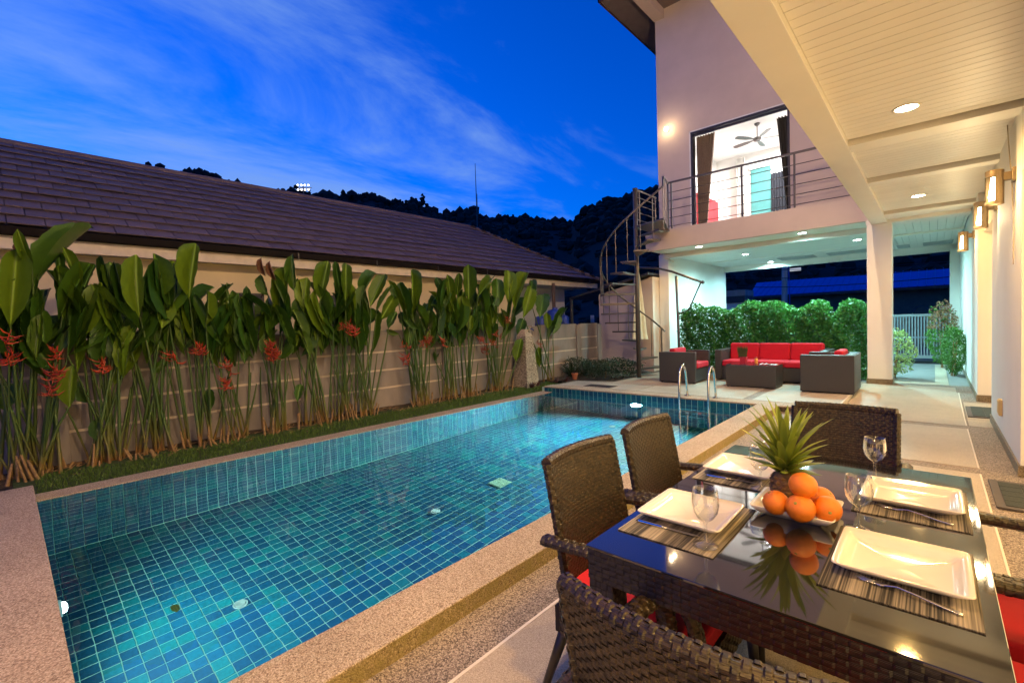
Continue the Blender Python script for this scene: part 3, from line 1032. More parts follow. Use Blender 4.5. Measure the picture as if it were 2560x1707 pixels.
obj('landing', MB().prism([(SX - .06, SY - .02), (SX + .1, SY - .05), (ex + .03, ey - .05), (-4.70, 10.869), (SX - .06, 10.869)], 3.43, 3.465), stm, ss)
lr = [(SX, SY + .05, 4.29), (SX, 10.9, 4.29)]
obj('landing_rail', MB().tube(lr, .02, 8), stm, ss)
for zz in (3.62, 3.79, 3.96, 4.13):
    obj('landing_bar', MB().tube([(SX, SY + .05, zz), (SX, 10.87, zz)], .009, 6), stm, ss)
for yy in (10.02, 10.85):
    obj('landing_post', MB().tube([(SX, yy, 3.465), (SX, yy, 4.285)], .014, 6), stm, ss)

# ================================================================== NEIGHBOUR'S HOUSE, FENCE, PLANTS
nb = thing('neighbour_house', 'single storey neighbouring house with brown tiled hip roof and cream wall', 'house', (-11, 5, 0))
cream = pm('cream render', (.72, .58, .33), .85, var=.08, vs=1.5)
nwhite = pm('white render', (.62, .62, .60), .85, var=.05, vs=1.5)
EX, EZ = -8.30, 2.70                       # eave line (gutter)
RXX, RZ = -11.3, 4.56                      # ridge
YA, YE = -5.0, 13.5                        # near end (out of view), far eave
obj('wall', MB().box(-8.85, -8.60, YA, 9.6, -.3, 2.46), cream, nb)
obj('porch_wall', MB().box(-9.6, -9.35, 9.0, 13.0, -.3, 2.449).box(-9.349, -8.851, 9.35, 9.6, -.3, 2.449), nwhite, nb)
obj('soffit', MB().box(-8.61, -8.365, YA, 9.6, 2.45, 2.50).box(-11.2, -8.365, 9.6, YE - .05, 2.45, 2.50), nwhite, nb)
obj('eave_trim', MB().box(-8.364, -8.33, YA, YE - .02, 2.435, 2.60), pm('cream trim', (.66, .56, .42), .7), nb)
gt = MB().box(EX - .05, EX + .06, YA, YE, EZ - .105, EZ + .004)
obj('gutter', gt, pm('dark brown gutter', (.008, .006, .005), .8, spec=.1), nb, bev=.012)
yj = YA + .8
while yj < YE:
    obj('gutter_bracket', MB().box(EX + .061, EX + .07, yj, yj + .02, EZ - .13, EZ - .01), M['dark'], nb)
    yj += 1.55
wn_ = pm('dark window glass', (.012, .014, .03), .45)
for (x0, x1) in ((590, 655), (825, 880)):
    pa, pb = onx(x0, 755, -8.60), onx(x1, 805, -8.60)
    wf = obj('window', MB().box(-8.599, -8.57, pa.y, pb.y, 1.25, 1.95), wn_, nb)
    obj('window_frame', MB().box(-8.599, -8.555, pa.y - .04, pa.y, 1.25, 1.99).box(-8.599, -8.555, pb.y, pb.y + .04, 1.25, 1.99).box(-8.599, -8.555, pa.y - .04, pb.y + .04, 1.95, 1.99), M['dark'], wf)
lv = obj('louvre_vent', MB().box(-9.349, -9.32, 12.55, 12.75, 1.4, 1.75), nwhite, nb)
va = onx(1480, 800, -9.35)
lv.location = (0, va.y - 12.65, va.z - 1.575)
for q in range(7):
    o = obj('louvre_slat', MB().box(-9.319, -9.30, 12.565, 12.735, 1.42 + q * .046, 1.445 + q * .046), nwhite, lv)
dp = ony(1430, 790, 11.0)
obj('downpipe', MB().tube([(-8.3, 11.0, 2.5), (-8.3, 11.0, .0)], .05, 8), pm('brown pipe', (.1, .06, .05), .6), nb)

# roof: solid deck, then single flat tiles in courses
rb = MB()
run = EX - RXX
rise = RZ - EZ
YR = YE - run * 1.0                       # ridge end above the hip
rb.add([(EX, YA, EZ - .02), (EX, YE, EZ - .02), (RXX, YR, RZ - .03), (RXX, YA, RZ - .03), (RXX - run, YE, EZ - .02), (RXX - run, YA, EZ - .02)],
       [(0, 1, 2, 3), (1, 4, 2), (3, 2, 4, 5)])
roof = obj('roof', rb, M['dark'], nb)
tmat = pm('brown roof tile', (.125, .086, .074), .62, var=.16, vs=3, bump=.12, bs=60, rnd=.12)
NC = 12
sl = Vector((-run, 0, rise)) / NC         # one course up the slope
slen = sl.length
su = sl.normalized()
nn = Vector((rise, 0, run)).normalized()  # outward normal
TW = .34


def tile_shape(w, cutl=0.0):
    t_ = MB()
    l = slen * 1.10
    th = .013
    f0, f1 = Vector((0, .005, 0)) + nn * .034, Vector((0, w - .005, 0)) + nn * .034
    k0, k1 = Vector((0, .005, 0)) + su * l + nn * .004, Vector((0, w - .005, 0)) + su * l + nn * .004
    top = [p_ + nn * th for p_ in (f0, f1, k1, k0)]
    t_.add([tuple(p_) for p_ in [f0, f1, k1, k0] + top], [(4, 5, 6, 7), (3, 2, 1, 0), (0, 1, 5, 4), (1, 2, 6, 5), (3, 0, 4, 7)])
    return t_


tme = tile_shape(TW).mesh('roof_tile', tmat)
RJ = random.Random(8)
cand = []
for c in range(NC):
    y = YA + (TW / 2 if c % 2 else 0)
    ymax = YE - run * (c + .35) / NC
    while y < ymax - .05:
        w = min(TW, ymax - y)
        org = Vector((EX, y, EZ)) + sl * c
        cand.append((w, org, c))
        y += TW
vis = []
for q, (w, org, c) in enumerate(cand):
    ctr = org + Vector((0, w / 2, 0)) + sl * .5
    d = ctr - CAM
    wd = d.dot(FWD)
    px = d.dot(RIGHT) / wd * F_PX + W_PX / 2
    if wd > 0 and -40 < px < W_PX and w == TW:
        vis.append((d.length, q))
vis.sort()
pick = set(q for _, q in vis[:300])
rest = MB()
for q, (w, org, c) in enumerate(cand):
    jit = Vector((RJ.uniform(-.008, .008), 0, RJ.uniform(0, .009)))
    if q in pick:
        o = bpy.data.objects.new('roof_tile', tme)
        col.objects.link(o); o.parent = roof; o.location = org + jit
    else:
        ts = tile_shape(w)
        rest.add([Vector(v) + org + jit for v in ts.v], ts.f)
# hip face tiles, seen only as a sliver
hs = Vector((0, -run, rise)) / NC
for c in range(NC):
    x = EX - run * c / NC - .02
    while x > RXX - run + run * c / NC + .05:
        w = .34
        o_ = Vector((x, YE, EZ)) + hs * c
        rest.add([o_, o_ + Vector((-w, 0, 0)), o_ + Vector((-w, 0, 0)) + hs * 1.1 + Vector((0, 0, .01)), o_ + hs * 1.1 + Vector((0, 0, .01))], [(0, 1, 2, 3)])
        x -= .344
tag(obj('roof_tile_field', rest, tmat, roof), kind='stuff')
ridge = MB()
obj('ridge_cap', MB().tube([(RXX, YA, RZ + .0), (RXX, YR, RZ + .0)], .075, 10), tmat, roof)
npc = 13
for q in range(npc):
    p0 = Vector((EX, YE, EZ)).lerp(Vector((RXX, YR, RZ)), q / npc); p1 = Vector((EX, YE, EZ)).lerp(Vector((RXX, YR, RZ)), (q + 1.12) / npc)
    obj('hip_cap', MB().tube([p0 + Vector((0, 0, .02)), p1 + Vector((0, 0, .0))], [.085, .065], 8), tmat, roof)

# blue water tanks behind the fence
tk = pm('blue plastic tank', (.02, .05, .32), .35)
for q, (px, r_, h_) in enumerate(((1352, .16, .34), (1388, .24, .52), (1406, .18, .36))):
    c = onx(px, 800, -7.75)
    t_ = thing('water_tank', ['small blue tank at the left behind the fence', 'tallest blue water tank standing behind the fence', 'squat blue tank at the right behind the fence'][q], 'tank', (c.x, c.y, 1.2), group='blue tanks behind the fence')
    prof = [(r_, 0), (r_, h_ * .3), (r_ * 1.04, h_ * .32), (r_ * 1.04, h_ * .4), (r_, h_ * .42), (r_, h_ * .8), (r_ * .8, h_ * .95), (r_ * .3, h_)]
    obj('tank_body', MB().lathe(prof, (c.x, c.y, 1.2 - .02), 20), tk, t_, smooth=True)
    obj('tank_lid', MB().lathe([(r_ * .3, 0), (r_ * .3, .05), (0, .06)], (c.x, c.y, 1.18 + h_), 16), tk, t_)
    obj('tank_stand', MB().box(c.x - r_, c.x + r_, c.y - r_, c.y + r_, -.3, 1.179), M['fence'], t_)

# ------------------------------------------------------------------ boundary fence of concrete panels
fw = thing('boundary_fence', 'grey concrete panel fence with pale joint lines behind the heliconias', 'fence', (-7.1, 4, -.1))
posts = [-2.4, .35, 3.1, 5.85, 8.6, 10.45, 11.5]
FX = -7.10
zl = [-.12, .27, .58, .895, 1.245]
for q, y in enumerate(posts):
    obj('fence_post', MB().box(FX - .06, FX + .03, y - .1, y + .1, -.3, 1.26), M['fence'], fw, bev=.006)
    if q + 1 < len(posts):
        y0, y1 = y + .1, posts[q + 1] - .1
        for s_ in range(4):
            obj('fence_panel', MB().box(FX - .05, FX, y0, y1, zl[s_] + (.032 if s_ else 0), zl[s_ + 1]), M['fence'], fw, bev=.004)
            if s_: obj('fence_joint', MB().box(FX - .04, FX - .006, y0, y1, zl[s_] + .001, zl[s_] + .031), M['fenceline'], fw)
        obj('fence_cap', MB().box(FX - .055, FX + .012, y0, y1, 1.246, 1.285), M['fence'], fw)
    y_ = y

# tapering pebble pillar
b0 = onx(1315, 948, -6.78)
pl = MB()
for (z0, s0, z1, s1) in ((-.12, .215, 1.05, .13),):
    vs = []
    for z, s_ in ((z0, s0), (z1, s1)):
        vs += [(-6.78 - s_, b0.y - s_, z), (-6.78 + s_, b0.y - s_, z), (-6.78 + s_, b0.y + s_, z), (-6.78 - s_, b0.y + s_, z)]
    pl.add(vs, [(0, 3, 2, 1), (4, 5, 6, 7), (0, 1, 5, 4), (1, 2, 6, 5), (2, 3, 7, 6), (3, 0, 4, 7)])
pp = thing('pebble_pillar', 'tapering pebble dash pillar at the end of the heliconia row', 'pillar', (-6.78, b0.y, -.12))
obj('shaft', pl, pebble('pillar pebbles', [(.12, .09, .06), (.32, .26, .19), (.5, .42, .32), (.62, .54, .42)], 75, bump=1.0), pp, bev=.008)
s_ = .13
cpm = MB()
cpm.add([(-6.78 - s_, b0.y - s_, 1.052), (-6.78 + s_, b0.y - s_, 1.052), (-6.78 + s_, b0.y + s_, 1.052), (-6.78 - s_, b0.y + s_, 1.052),
         (-6.78 - .05, b0.y - .05, 1.2), (-6.78 + .05, b0.y - .05, 1.2), (-6.78 + .05, b0.y + .05, 1.2), (-6.78 - .05, b0.y + .05, 1.2)],
        [(4, 5, 6, 7), (0, 1, 5, 4), (1, 2, 6, 5), (2, 3, 7, 6), (3, 0, 4, 7)])
obj('cap', cpm, M['coping'], pp)
obj('spout', MB().tube([(-6.68, b0.y - .02, 1.16), (-6.58, b0.y - .02, 1.2), (-6.5, b0.y - .02, 1.17)], .018, 8), M['chrome'], pp)

# ------------------------------------------------------------------ heliconias
LEAF_N = 12


def leaf_mesh(name, mat, fold, curl, droop, seed):
    """paddle leaf along +Y (length 1), width 1 across X, with raised midrib"""
    rr = random.Random(seed)
    mb = MB()
    nu = 6
    def fn(u, v):
        # outline
        e = ((1 - abs(2 * v - 1) ** 4.5) ** .62 * min(1, v / .42) ** .6) if 0 < v < 1 else 0
        e = max(e, .03)
        s = (u - .5) * 2
        hw = .5 * e * (1 + .05 * math.sin(v * 23 + seed) * abs(s)) * (1 - (.08 * abs(s) ** 3 if (int(v * LEAF_N + .5) * 7 + seed * 3 + (5 if s > 0 else 0)) % 11 == 0 else 0))
        x = s * hw
        z = fold * abs(s) ** 1.3 * e * .22 - droop * v * v * .22 + curl * s * v * .1
        z += .012 * math.sin(v * 34 + seed * 2 + s * 2) * abs(s)
        return (x, v, z)
    mb.grid(fn, nu, LEAF_N)
    return mb.mesh(name, mat, smooth=True)


LEAVES = [leaf_mesh('leaf', M['helio'], .8 + .25 * q, (-1) ** q * .5, .25 + .2 * q, q) for q in range(5)]
LEAVESD = [leaf_mesh('leaf', M['heliodark'], .7 + .3 * q, (-1) ** q * .6, .3 + .3 * q, q + 9) for q in range(4)]
DRY = leaf_mesh('leaf', pm('withered leaf', (.16, .07, .03), .8, var=.4, vs=20), 2.2, 1.2, .8, 31)
stem_mat = None
m, t, p = newmat('heliconia stem')
co = nd(t, 'ShaderNodeTexCoord'); sx_ = nd(t, 'ShaderNodeSeparateXYZ'); t.links.new(co.outputs['Object'], sx_.inputs[0])
nz = nd(t, 'ShaderNodeTexNoise', {'Scale': 6.0}); t.links.new(co.outputs['Object'], nz.inputs['Vector'])
ad = nd(t, 'ShaderNodeMath', operation='MULTIPLY_ADD', ins={1: .55}); t.links.new(nz.outputs[0], ad.inputs[0]); t.links.new(sx_.outputs[2], ad.inputs[2])
cr = nd(t, 'ShaderNodeValToRGB'); e = cr.color_ramp.elements
e[0].position = .2; e[0].color = (.22, .11, .03, 1); e[1].position = .62; e[1].color = (.05, .095, .012, 1)
en = e.new(.36); en.color = (.13, .12, .025, 1)
t.links.new(ad.outputs[0], cr.inputs[0]); t.links.new(cr.outputs[0], p.inputs['Base Color']); p.inputs['Roughness'].default_value = .5
M['stem'] = m


def za(x, y): return (x / 2.177, 500 + y / 2.177)      # working crops of the photograph
def zb(x, y): return (640 + x / 2.904, 560 + y / 2.904)


H = []
for L_ in ((55, 690, 95, 280, 130, 0), (190, 470, 440, 115, 130, 1), (175, 370, 95, 175, 55, 0), (340, 650, 320, 370, 80, 0), (330, 480, 320, 270, 45, 1),
           (440, 480, 355, 270, 50, 0), (430, 560, 495, 345, 70, 1), (590, 660, 505, 470, 130, 0), (690, 560, 600, 345, 105, 0), (760, 640, 730, 315, 100, 0),
           (850, 540, 865, 310, 95, 0), (1030, 540, 1050, 240, 105, 0), (960, 560, 965, 340, 60, 1), (1120, 680, 1140, 500, 60, 0), (1190, 720, 1140, 560, 80, 1),
           (1210, 840, 1215, 600, 60, 0), (1260, 810, 1390, 640, 90, 1), (800, 890, 930, 640, 95, 0), (660, 900, 560, 640, 115, 1), (270, 740, 190, 540, 100, 1),
           (380, 1130, 390, 910, 95, 0), (30, 1145, 20, 1000, 120, 1), (880, 700, 880, 530, 110, 0), (1050, 720, 1060, 530, 95, 1), (550, 1320, 530, 1190, 60, 1),
           (1150, 1135, 1135, 1030, 45, 1), (560, 720, 390, 640, 75, 1), (300, 920, 140, 750, 110, 1), (700, 780, 650, 600, 95, 1),
           (110, 560, 20, 420, 90, 1), (230, 640, 250, 480, 90, 1), (480, 760, 470, 560, 90, 1), (640, 820, 700, 640, 80, 0), (930, 620, 905, 360, 60, 1),
           (1000, 640, 1010, 420, 80, 1), (740, 880, 720, 720, 100, 1), (130, 700, 220, 520, 70, 0), (420, 640, 520, 500, 60, 1), (1060, 780, 1000, 620, 70, 1), (900, 820, 830, 640, 80, 1),
           (620, 1010, 760, 780, 90, 0), (500, 1100, 420, 1000, 60, 1), (820, 950, 900, 880, 50, 1)):
    H.append((za(*L_[0:2]), za(*L_[2:4]), L_[4] / 2.177, L_[5]))
for L_ in ((90, 520, 20, 385, 75, 1), (190, 700, 200, 320, 115, 0), (290, 500, 250, 235, 90, 1), (350, 640, 360, 400, 115, 0), (470, 560, 510, 275, 115, 0), (620, 560, 575, 280, 60, 1),
           (650, 560, 655, 290, 85, 0), (760, 560, 845, 335, 75, 1), (830, 600, 930, 370, 115, 0), (720, 620, 700, 460, 85, 1), (410, 800, 280, 560, 95, 1), (900, 700, 1010, 520, 95, 0),
           (870, 650, 980, 450, 45, 1), (1130, 650, 1145, 335, 80, 0), (1140, 680, 1140, 475, 85, 0), (1080, 540, 1045, 425, 65, 1), (1030, 540, 985, 445, 55, 1), (1400, 560, 1310, 395, 65, 1),
           (1420, 590, 1395, 380, 75, 0), (1460, 520, 1475, 365, 60, 0), (1545, 560, 1545, 305, 105, 0), (1610, 530, 1715, 380, 75, 0), (1500, 760, 1500, 530, 115, 0), (1760, 600, 1750, 400, 105, 1),
           (1830, 580, 1835, 340, 115, 0), (1880, 620, 1960, 340, 115, 0), (1940, 680, 2000, 460, 105, 0), (1850, 700, 1990, 560, 75, 1), (1890, 1000, 1920, 840, 75, 0), (1720, 760, 1725, 590, 75, 0),
           (2060, 680, 2090, 510, 110, 1), (2120, 760, 2110, 650, 60, 0), (2150, 760, 2250, 600, 60, 1), (2060, 1040, 2050, 900, 50, 0), (1200, 760, 1250, 570, 85, 1), (1560, 780, 1560, 670, 60, 0),
           (1250, 640, 1310, 510, 65, 1), (300, 1290, 320, 1165, 60, 1), (1300, 1000, 1320, 920, 45, 1), (720, 900, 690, 830, 55, 1), (1040, 800, 950, 770, 50, 0),
           (60, 760, 30, 560, 90, 1), (200, 760, 240, 600, 80, 1), (560, 700, 530, 560, 80, 1), (640, 640, 640, 470, 100, 1), (700, 640, 770, 500, 60, 1), (1100, 760, 1060, 640, 80, 1), (1190, 640, 1160, 480, 70, 1),
           (1380, 700, 1340, 520, 90, 1), (1430, 740, 1420, 600, 80, 1), (1600, 640, 1570, 440, 90, 1), (1660, 660, 1690, 500, 80, 1), (1800, 760, 1790, 640, 80, 0), (1900, 820, 1940, 690, 80, 1),
           (1650, 780, 1640, 640, 70, 1), (1990, 560, 2010, 400, 60, 1), (800, 740, 760, 620, 80, 1), (960, 760, 1010, 640, 60, 1), (330, 560, 300, 400, 70, 1)):
    H.append((zb(*L_[0:2]), zb(*L_[2:4]), L_[4] / 2.904, L_[5]))

FL = [za(*q) for q in ((60, 745), (45, 845), (310, 810), (300, 930), (260, 1020), (560, 880), (930, 850), (1080, 800), (1245, 890), (1240, 990), (1470, 790), (1490, 830))] + \
     [zb(*q) for q in ((110, 890), (110, 940), (150, 930), (680, 740), (640, 730), (710, 760), (1080, 880), (1075, 960), (1210, 840), (1270, 840), (1350, 830), (1650, 830), (1740, 860), (1760, 800), (1830, 690), (1660, 890), (2060, 860))]

CL = [(20, 1190, 'at the left edge of the photograph'), (100, 1172, 'second from the left, its dark blade reaching the gutter'), (250, 1142, 'third from the left, beside the yellow bloom stalks'),
      (390, 1122, 'fourth from the left, below the round topped pale blades'), (500, 1097, 'fifth from the left, under the tallest pale blade'), (575, 1080, 'sixth from the left, with two low orange blooms'),
      (692, 1063, 'with a round orange bloom head in the middle of the row'), (785, 1052, 'beside the bare fence post'), (850, 1040, 'with the largest red bloom cluster'),
      (905, 1032, 'left of the bare stretch of fence'), (1050, 1004, 'right of the bare stretch of fence'), (1115, 992, 'third from the pebble pillar'), (1165, 980, 'with the tall single blade two plants before the pillar'),
      (1240, 966, 'thick leafed, right in front of the pebble pillar'), (1366, 938, 'small and torn leaved, behind the pebble pillar')]
clumps = []
for (px, py, txt) in CL:
    bx = -6.86
    base_ = onx(px, py, bx)
    t_ = thing('heliconia', 'tall green heliconia clump ' + txt, 'plant', (bx, base_.y, -.09), group='heliconias along the fence')
    clumps.append((t_, base_, px))
RH = random.Random(21)
CAMD = (CAM - Vector((-6.8, 3, 1.3))).normalized()


def clump_for(px):
    return min(clumps, key=lambda c: abs(c[2] - px))


def leaf_place(me, p0, p1, wd, parent, tilt, name='leaf'):
    yv = (p1 - p0); ln = yv.length; yv = yv.normalized()
    tow = (CAM - p0).normalized()
    zv = (tow - yv * tow.dot(yv)).normalized()
    xv = yv.cross(zv)
    ct, st_ = math.cos(tilt), math.sin(tilt)
    xv, zv = xv * ct + zv * st_, zv * ct - xv * st_
    o = bpy.data.objects.new(name, me)
    col.objects.link(o)
    o.parent = parent
    o.matrix_parent_inverse = ROOTM[parent.name].inverted()
    o.matrix_basis = Matrix(((xv.x * wd, yv.x * ln, zv.x * ln * .9, p0.x), (xv.y * wd, yv.y * ln, zv.y * ln * .9, p0.y), (xv.z * wd, yv.z * ln, zv.z * ln * .9, p0.z), (0, 0, 0, 1)))
    return o


def stem(parent, p0, p1, r0, r1, bow, mat=None):
    mid = (p0 + p1) / 2 + Vector(bow)
    pts = [p0, p0 * .56 + p1 * .06 + mid * .38, p1 * .56 + p0 * .06 + mid * .38, p1]
    return obj('stem', MB().tube(pts, [r0, r0 * .85, (r0 + r1) / 2, r1], 6, cap=False), mat or M['stem'], parent, smooth=True)


for (bpx, tpx, wpx, dark) in H:
    cl = clump_for(bpx[0])
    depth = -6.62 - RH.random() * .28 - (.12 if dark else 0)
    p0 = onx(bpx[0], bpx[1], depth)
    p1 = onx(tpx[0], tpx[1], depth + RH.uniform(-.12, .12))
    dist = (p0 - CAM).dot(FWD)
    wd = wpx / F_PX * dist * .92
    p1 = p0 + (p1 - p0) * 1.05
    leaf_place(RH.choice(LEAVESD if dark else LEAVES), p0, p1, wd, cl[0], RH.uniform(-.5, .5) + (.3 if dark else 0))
    g0 = Vector((-6.86 + RH.uniform(-.12, .14), cl[1].y + RH.uniform(-.18, .18), -.1))
    if p0.z > .45:
        stem(cl[0], g0, p0 + (p1 - p0) * .04, RH.uniform(.014, .022), .007, (RH.uniform(-.03, .03), RH.uniform(-.08, .08), 0))
for cl in clumps:
    small = cl[2] > 1300
    for _ in range(3 if small else 5):                       # bare and dry canes
        g0 = Vector((-6.88 + RH.uniform(-.14, .16), cl[1].y + RH.uniform(-.22, .22), -.1))
        h = RH.uniform(.6, 1.5)
        p1 = g0 + Vector((RH.uniform(-.08, .08), RH.uniform(-.25, .25), h))
        stem(cl[0], g0, p1, RH.uniform(.01, .018), .007, (0, RH.uniform(-.05, .05), 0))
    for _ in range(2 if small else 8):                       # cut stubs and dry sheaths at the foot
        g0 = Vector((-6.80 + RH.uniform(-.16, .18), cl[1].y + RH.uniform(-.28, .28), -.11))
        p1 = g0 + Vector((RH.uniform(-.05, .05), RH.uniform(-.08, .08), RH.uniform(.06, .3)))
        stem(cl[0], g0, p1, RH.uniform(.012, .02), .009, (0, 0, 0), M['thatch'])
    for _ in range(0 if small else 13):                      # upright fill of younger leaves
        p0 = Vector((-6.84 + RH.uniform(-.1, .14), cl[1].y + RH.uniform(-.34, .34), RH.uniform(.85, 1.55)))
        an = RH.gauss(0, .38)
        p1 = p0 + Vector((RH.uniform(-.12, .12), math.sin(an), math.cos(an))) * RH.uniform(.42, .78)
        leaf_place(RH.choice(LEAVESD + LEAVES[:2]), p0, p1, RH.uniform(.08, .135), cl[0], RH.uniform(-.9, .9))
        if RH.random() < .15: stem(cl[0], Vector((-6.86 + RH.uniform(-.1, .12), cl[1].y + RH.uniform(-.15, .15), -.1)), p0, RH.uniform(.011, .017), .006, (0, RH.uniform(-.05, .05), 0))
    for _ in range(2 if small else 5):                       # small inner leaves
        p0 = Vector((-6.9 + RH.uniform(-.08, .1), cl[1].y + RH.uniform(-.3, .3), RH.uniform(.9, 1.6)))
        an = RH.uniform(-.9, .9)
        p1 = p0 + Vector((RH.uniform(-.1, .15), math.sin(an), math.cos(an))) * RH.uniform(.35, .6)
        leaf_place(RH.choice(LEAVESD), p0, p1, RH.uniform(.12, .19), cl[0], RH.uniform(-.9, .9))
for dpx, dtip in ((zb(70, 380), zb(30, 245)), (zb(150, 410), zb(90, 270)), (za(440, 570), za(400, 530)), (za(130, 300), za(100, 230))):
    leaf_place(DRY, onx(*dpx, -6.8), onx(*dtip, -6.8), .09, clump_for(dpx[0])[0], .4)


def bloom_mesh(seed):
    rr = random.Random(seed)
    mb = MB()
    z = 0
    for q in range(6):
        s = 1 if q % 2 else -1
        base_ = Vector((0, s * .004, -.022 * q))
        an = rr.uniform(-1.0, 1.0)
        d = Vector((math.sin(an), s * math.cos(an), rr.uniform(-.15, .75) - .05 * q)).normalized()
        ln = rr.uniform(.11, .17) - .008 * q
        mid = base_ + d * ln * .4 + Vector((0, 0, -.016))
        tip = base_ + d * ln + Vector((0, 0, .012))
        mb.tube([base_, mid, tip], [.006, .0105, .0008], 5, cap=False)
    mb.tube([(0, 0, .05), (0, 0, -.13)], [.005, .004], 5, cap=False)
    return mb.mesh('flower', M['bloom'], smooth=True)


BL = [bloom_mesh(q) for q in range(4)]
for q, (px, py) in enumerate(FL):
    cl = clump_for(px)
    for _ in range(3 if q % 2 else 2):
        c = onx(px + RH.uniform(-9, 9), py + RH.uniform(-8, 8), -6.48 - RH.random() * .1)
        o = bpy.data.objects.new('flower', RH.choice(BL))
        col.objects.link(o); o.parent = cl[0]; o.matrix_parent_inverse = ROOTM[cl[0].name].inverted()
        o.location = c; o.rotation_euler = (RH.uniform(-.4, .4), RH.uniform(-.4, .4), RH.uniform(-.9, .9))
        s_ = RH.uniform(.6, .95); o.scale = (s_, s_, s_)
    g0 = Vector((-6.8, cl[1].y, -.1))
    stem(cl[0], g0, c, .008, .004, (0, 0, .0))
# litter of dry sheaths
lit = MB()
for _ in range(420):
    y = RH.uniform(.2, 8.4); x = RH.uniform(-7.0, -6.58)
    a_ = RH.uniform(0, PI); l_ = RH.uniform(.03, .16); w_ = RH.uniform(.006, .016)
    z = -.105 + (-6.62 - x) * .11
    dx_, dy_ = math.cos(a_) * l_, math.sin(a_) * l_
    lit.add([(x - dx_, y - dy_, z), (x - dy_ * w_ / l_, y + dx_ * w_ / l_, z + .02), (x + dx_, y + dy_, z + RH.uniform(.0, .05)), (x + dy_ * w_ / l_, y - dx_ * w_ / l_, z + .015)], [(0, 1, 2, 3)])
tag(obj('leaf_litter', lit, M['thatch']), 'dry brown leaf litter on the soil under the heliconias', 'leaf litter', kind='stuff')

# ================================================================== POOL FITTINGS
def refracted(px, py, z):
    d = ray(px, py).normalized(); t_ = (ZW - HC) / d.z; p_ = CAM + d * t_
    eta = 1 / 1.33; ci = -d.z; k_ = 1 - eta * eta * (1 - ci * ci)
    r_ = d * eta + Vector((0, 0, 1)) * (eta * ci - math.sqrt(k_))
    return p_ + r_ * ((z - p_.z) / r_.z)


M['poolglow'] = emit('lit pool lens', (.9, 1, .97), 9)
ring = pm('white plastic ring', (.8, .8, .78), .3)


def pool_light(y, sgn, z, e, label, tgt, sp_):
    t_ = thing('pool_light', label, 'pool light', (-3.92, y, z))
    rim = MB(); lens = MB()
    rim.tube([(-3.92, y, z), (-3.92, y + sgn * .035, z)], [.095, .085], 28)
    lens.tube([(-3.92, y + sgn * .0355, z), (-3.92, y + sgn * .055, z), (-3.92, y + sgn * .062, z)], [.06, .05, .02], 24)
    obj('rim', rim, ring, t_, smooth=False)
    obj('lens', lens, M['poolglow'], t_)
    light('pool_lamp', 'SPOT', (-3.92, y + sgn * .09, z), e, (.55, 1.0, .95), .09, target=tgt, spot=sp_, parent=t_, blend=.8)


pool_light(PY0 + .003, 1, -.62, 330, 'white underwater lamp on the near end wall of the pool', (-3.85, 2.6, -1.5), rad(150))
pool_light(PY1 - .003, -1, -.50, 3200, 'glaring underwater lamp on the far end wall of the pool', (-3.9, 3.0, -1.0), rad(160))
for q, (px, py, tx) in enumerate(((601, 1511, 'nearest round white inlet in the pool floor'), (1089, 1278, 'middle round white inlet in the pool floor'), (1531, 1066, 'farthest round white inlet in the pool floor'))):
    c = refracted(px, py, ZF)
    t_ = thing('pool_inlet', tx, 'pool inlet', (c.x, c.y, ZF), group='round inlets in the pool floor')
    obj('flange', MB().lathe([(.05, .004), (.053, .012), (.041, .018), (.038, .01)], (c.x, c.y, ZF), 28, cap=False), ring, t_, smooth=True)
    obj('cap', MB().lathe([(.035, .006), (.035, .02), (.007, .024), (0, .02)], (c.x, c.y, ZF), 24), ring, t_)
c = refracted(1250, 1206, ZF)
t_ = thing('pool_drain', 'pale square drain grate in the pool floor', 'drain', (c.x, c.y, ZF))
pk = pm('pale drain plastic', (.6, .68, .5), .4)
obj('drain_frame', MB().box(c.x - .105, c.x + .105, c.y - .105, c.y + .105, ZF + .001, ZF + .008), pk, t_)
for q in range(9):
    obj('drain_bar', MB().box(c.x - .095, c.x + .095, c.y - .095 + q * .022, c.y - .08 + q * .022, ZF + .008, ZF + .016), pk, t_)
c = onz(437, 1520, ZW + .002)
lf = MB(); lf.add([(c.x - .05, c.y, c.z), (c.x - .02, c.y + .02, c.z + .004), (c.x + .03, c.y + .018, c.z + .003), (c.x + .055, c.y, c.z + .002), (c.x + .03, c.y - .016, c.z + .004), (c.x - .02, c.y - .017, c.z + .003)], [(0, 5, 4, 3, 2, 1)])
tag(obj('floating_leaf', lf, M['heliodark']), 'small green leaf floating near the pool corner', 'leaf')

# ladder: two steel handrails with treads under water
ld = thing('pool_ladder', 'polished steel pool ladder with two arched handrails at the far edge', 'ladder', (-2.88, 7.7, 0))
for x in (-3.12, -2.65):
    pts = [(x, 7.50, -1.1), (x, 7.50, -.3), (x, 7.50, .22), (x, 7.515, .36), (x, 7.55, .46), (x, 7.61, .525), (x, 7.68, .535), (x, 7.745, .49), (x, 7.785, .40), (x, 7.80, .30), (x, 7.815, .2), (x, 7.83, .1), (x, 7.84, .0)]
    obj('handrail', MB().tube(pts, .0195, 12), M['steel'], ld, smooth=True)
    obj('flange', MB().lathe([(.055, 0.001), (.055, .008), (.03, .02)], (x, 7.84, 0), 18), M['steel'], ld)
for z in (-.35, -.62, -.89):
    obj('tread', MB().box(-3.115, -2.655, 7.46, 7.54, z, z + .025), M['steel'], ld, bev=.005)
gt = thing('floor_grate', 'dark rectangular grate set in the deck beyond the far left pool corner', 'grate', (-5.1, 8.15, 0))
obj('grate_frame', MB().box(-5.36, -4.72, 8.02, 8.32, .001, .006), M['band'], gt)
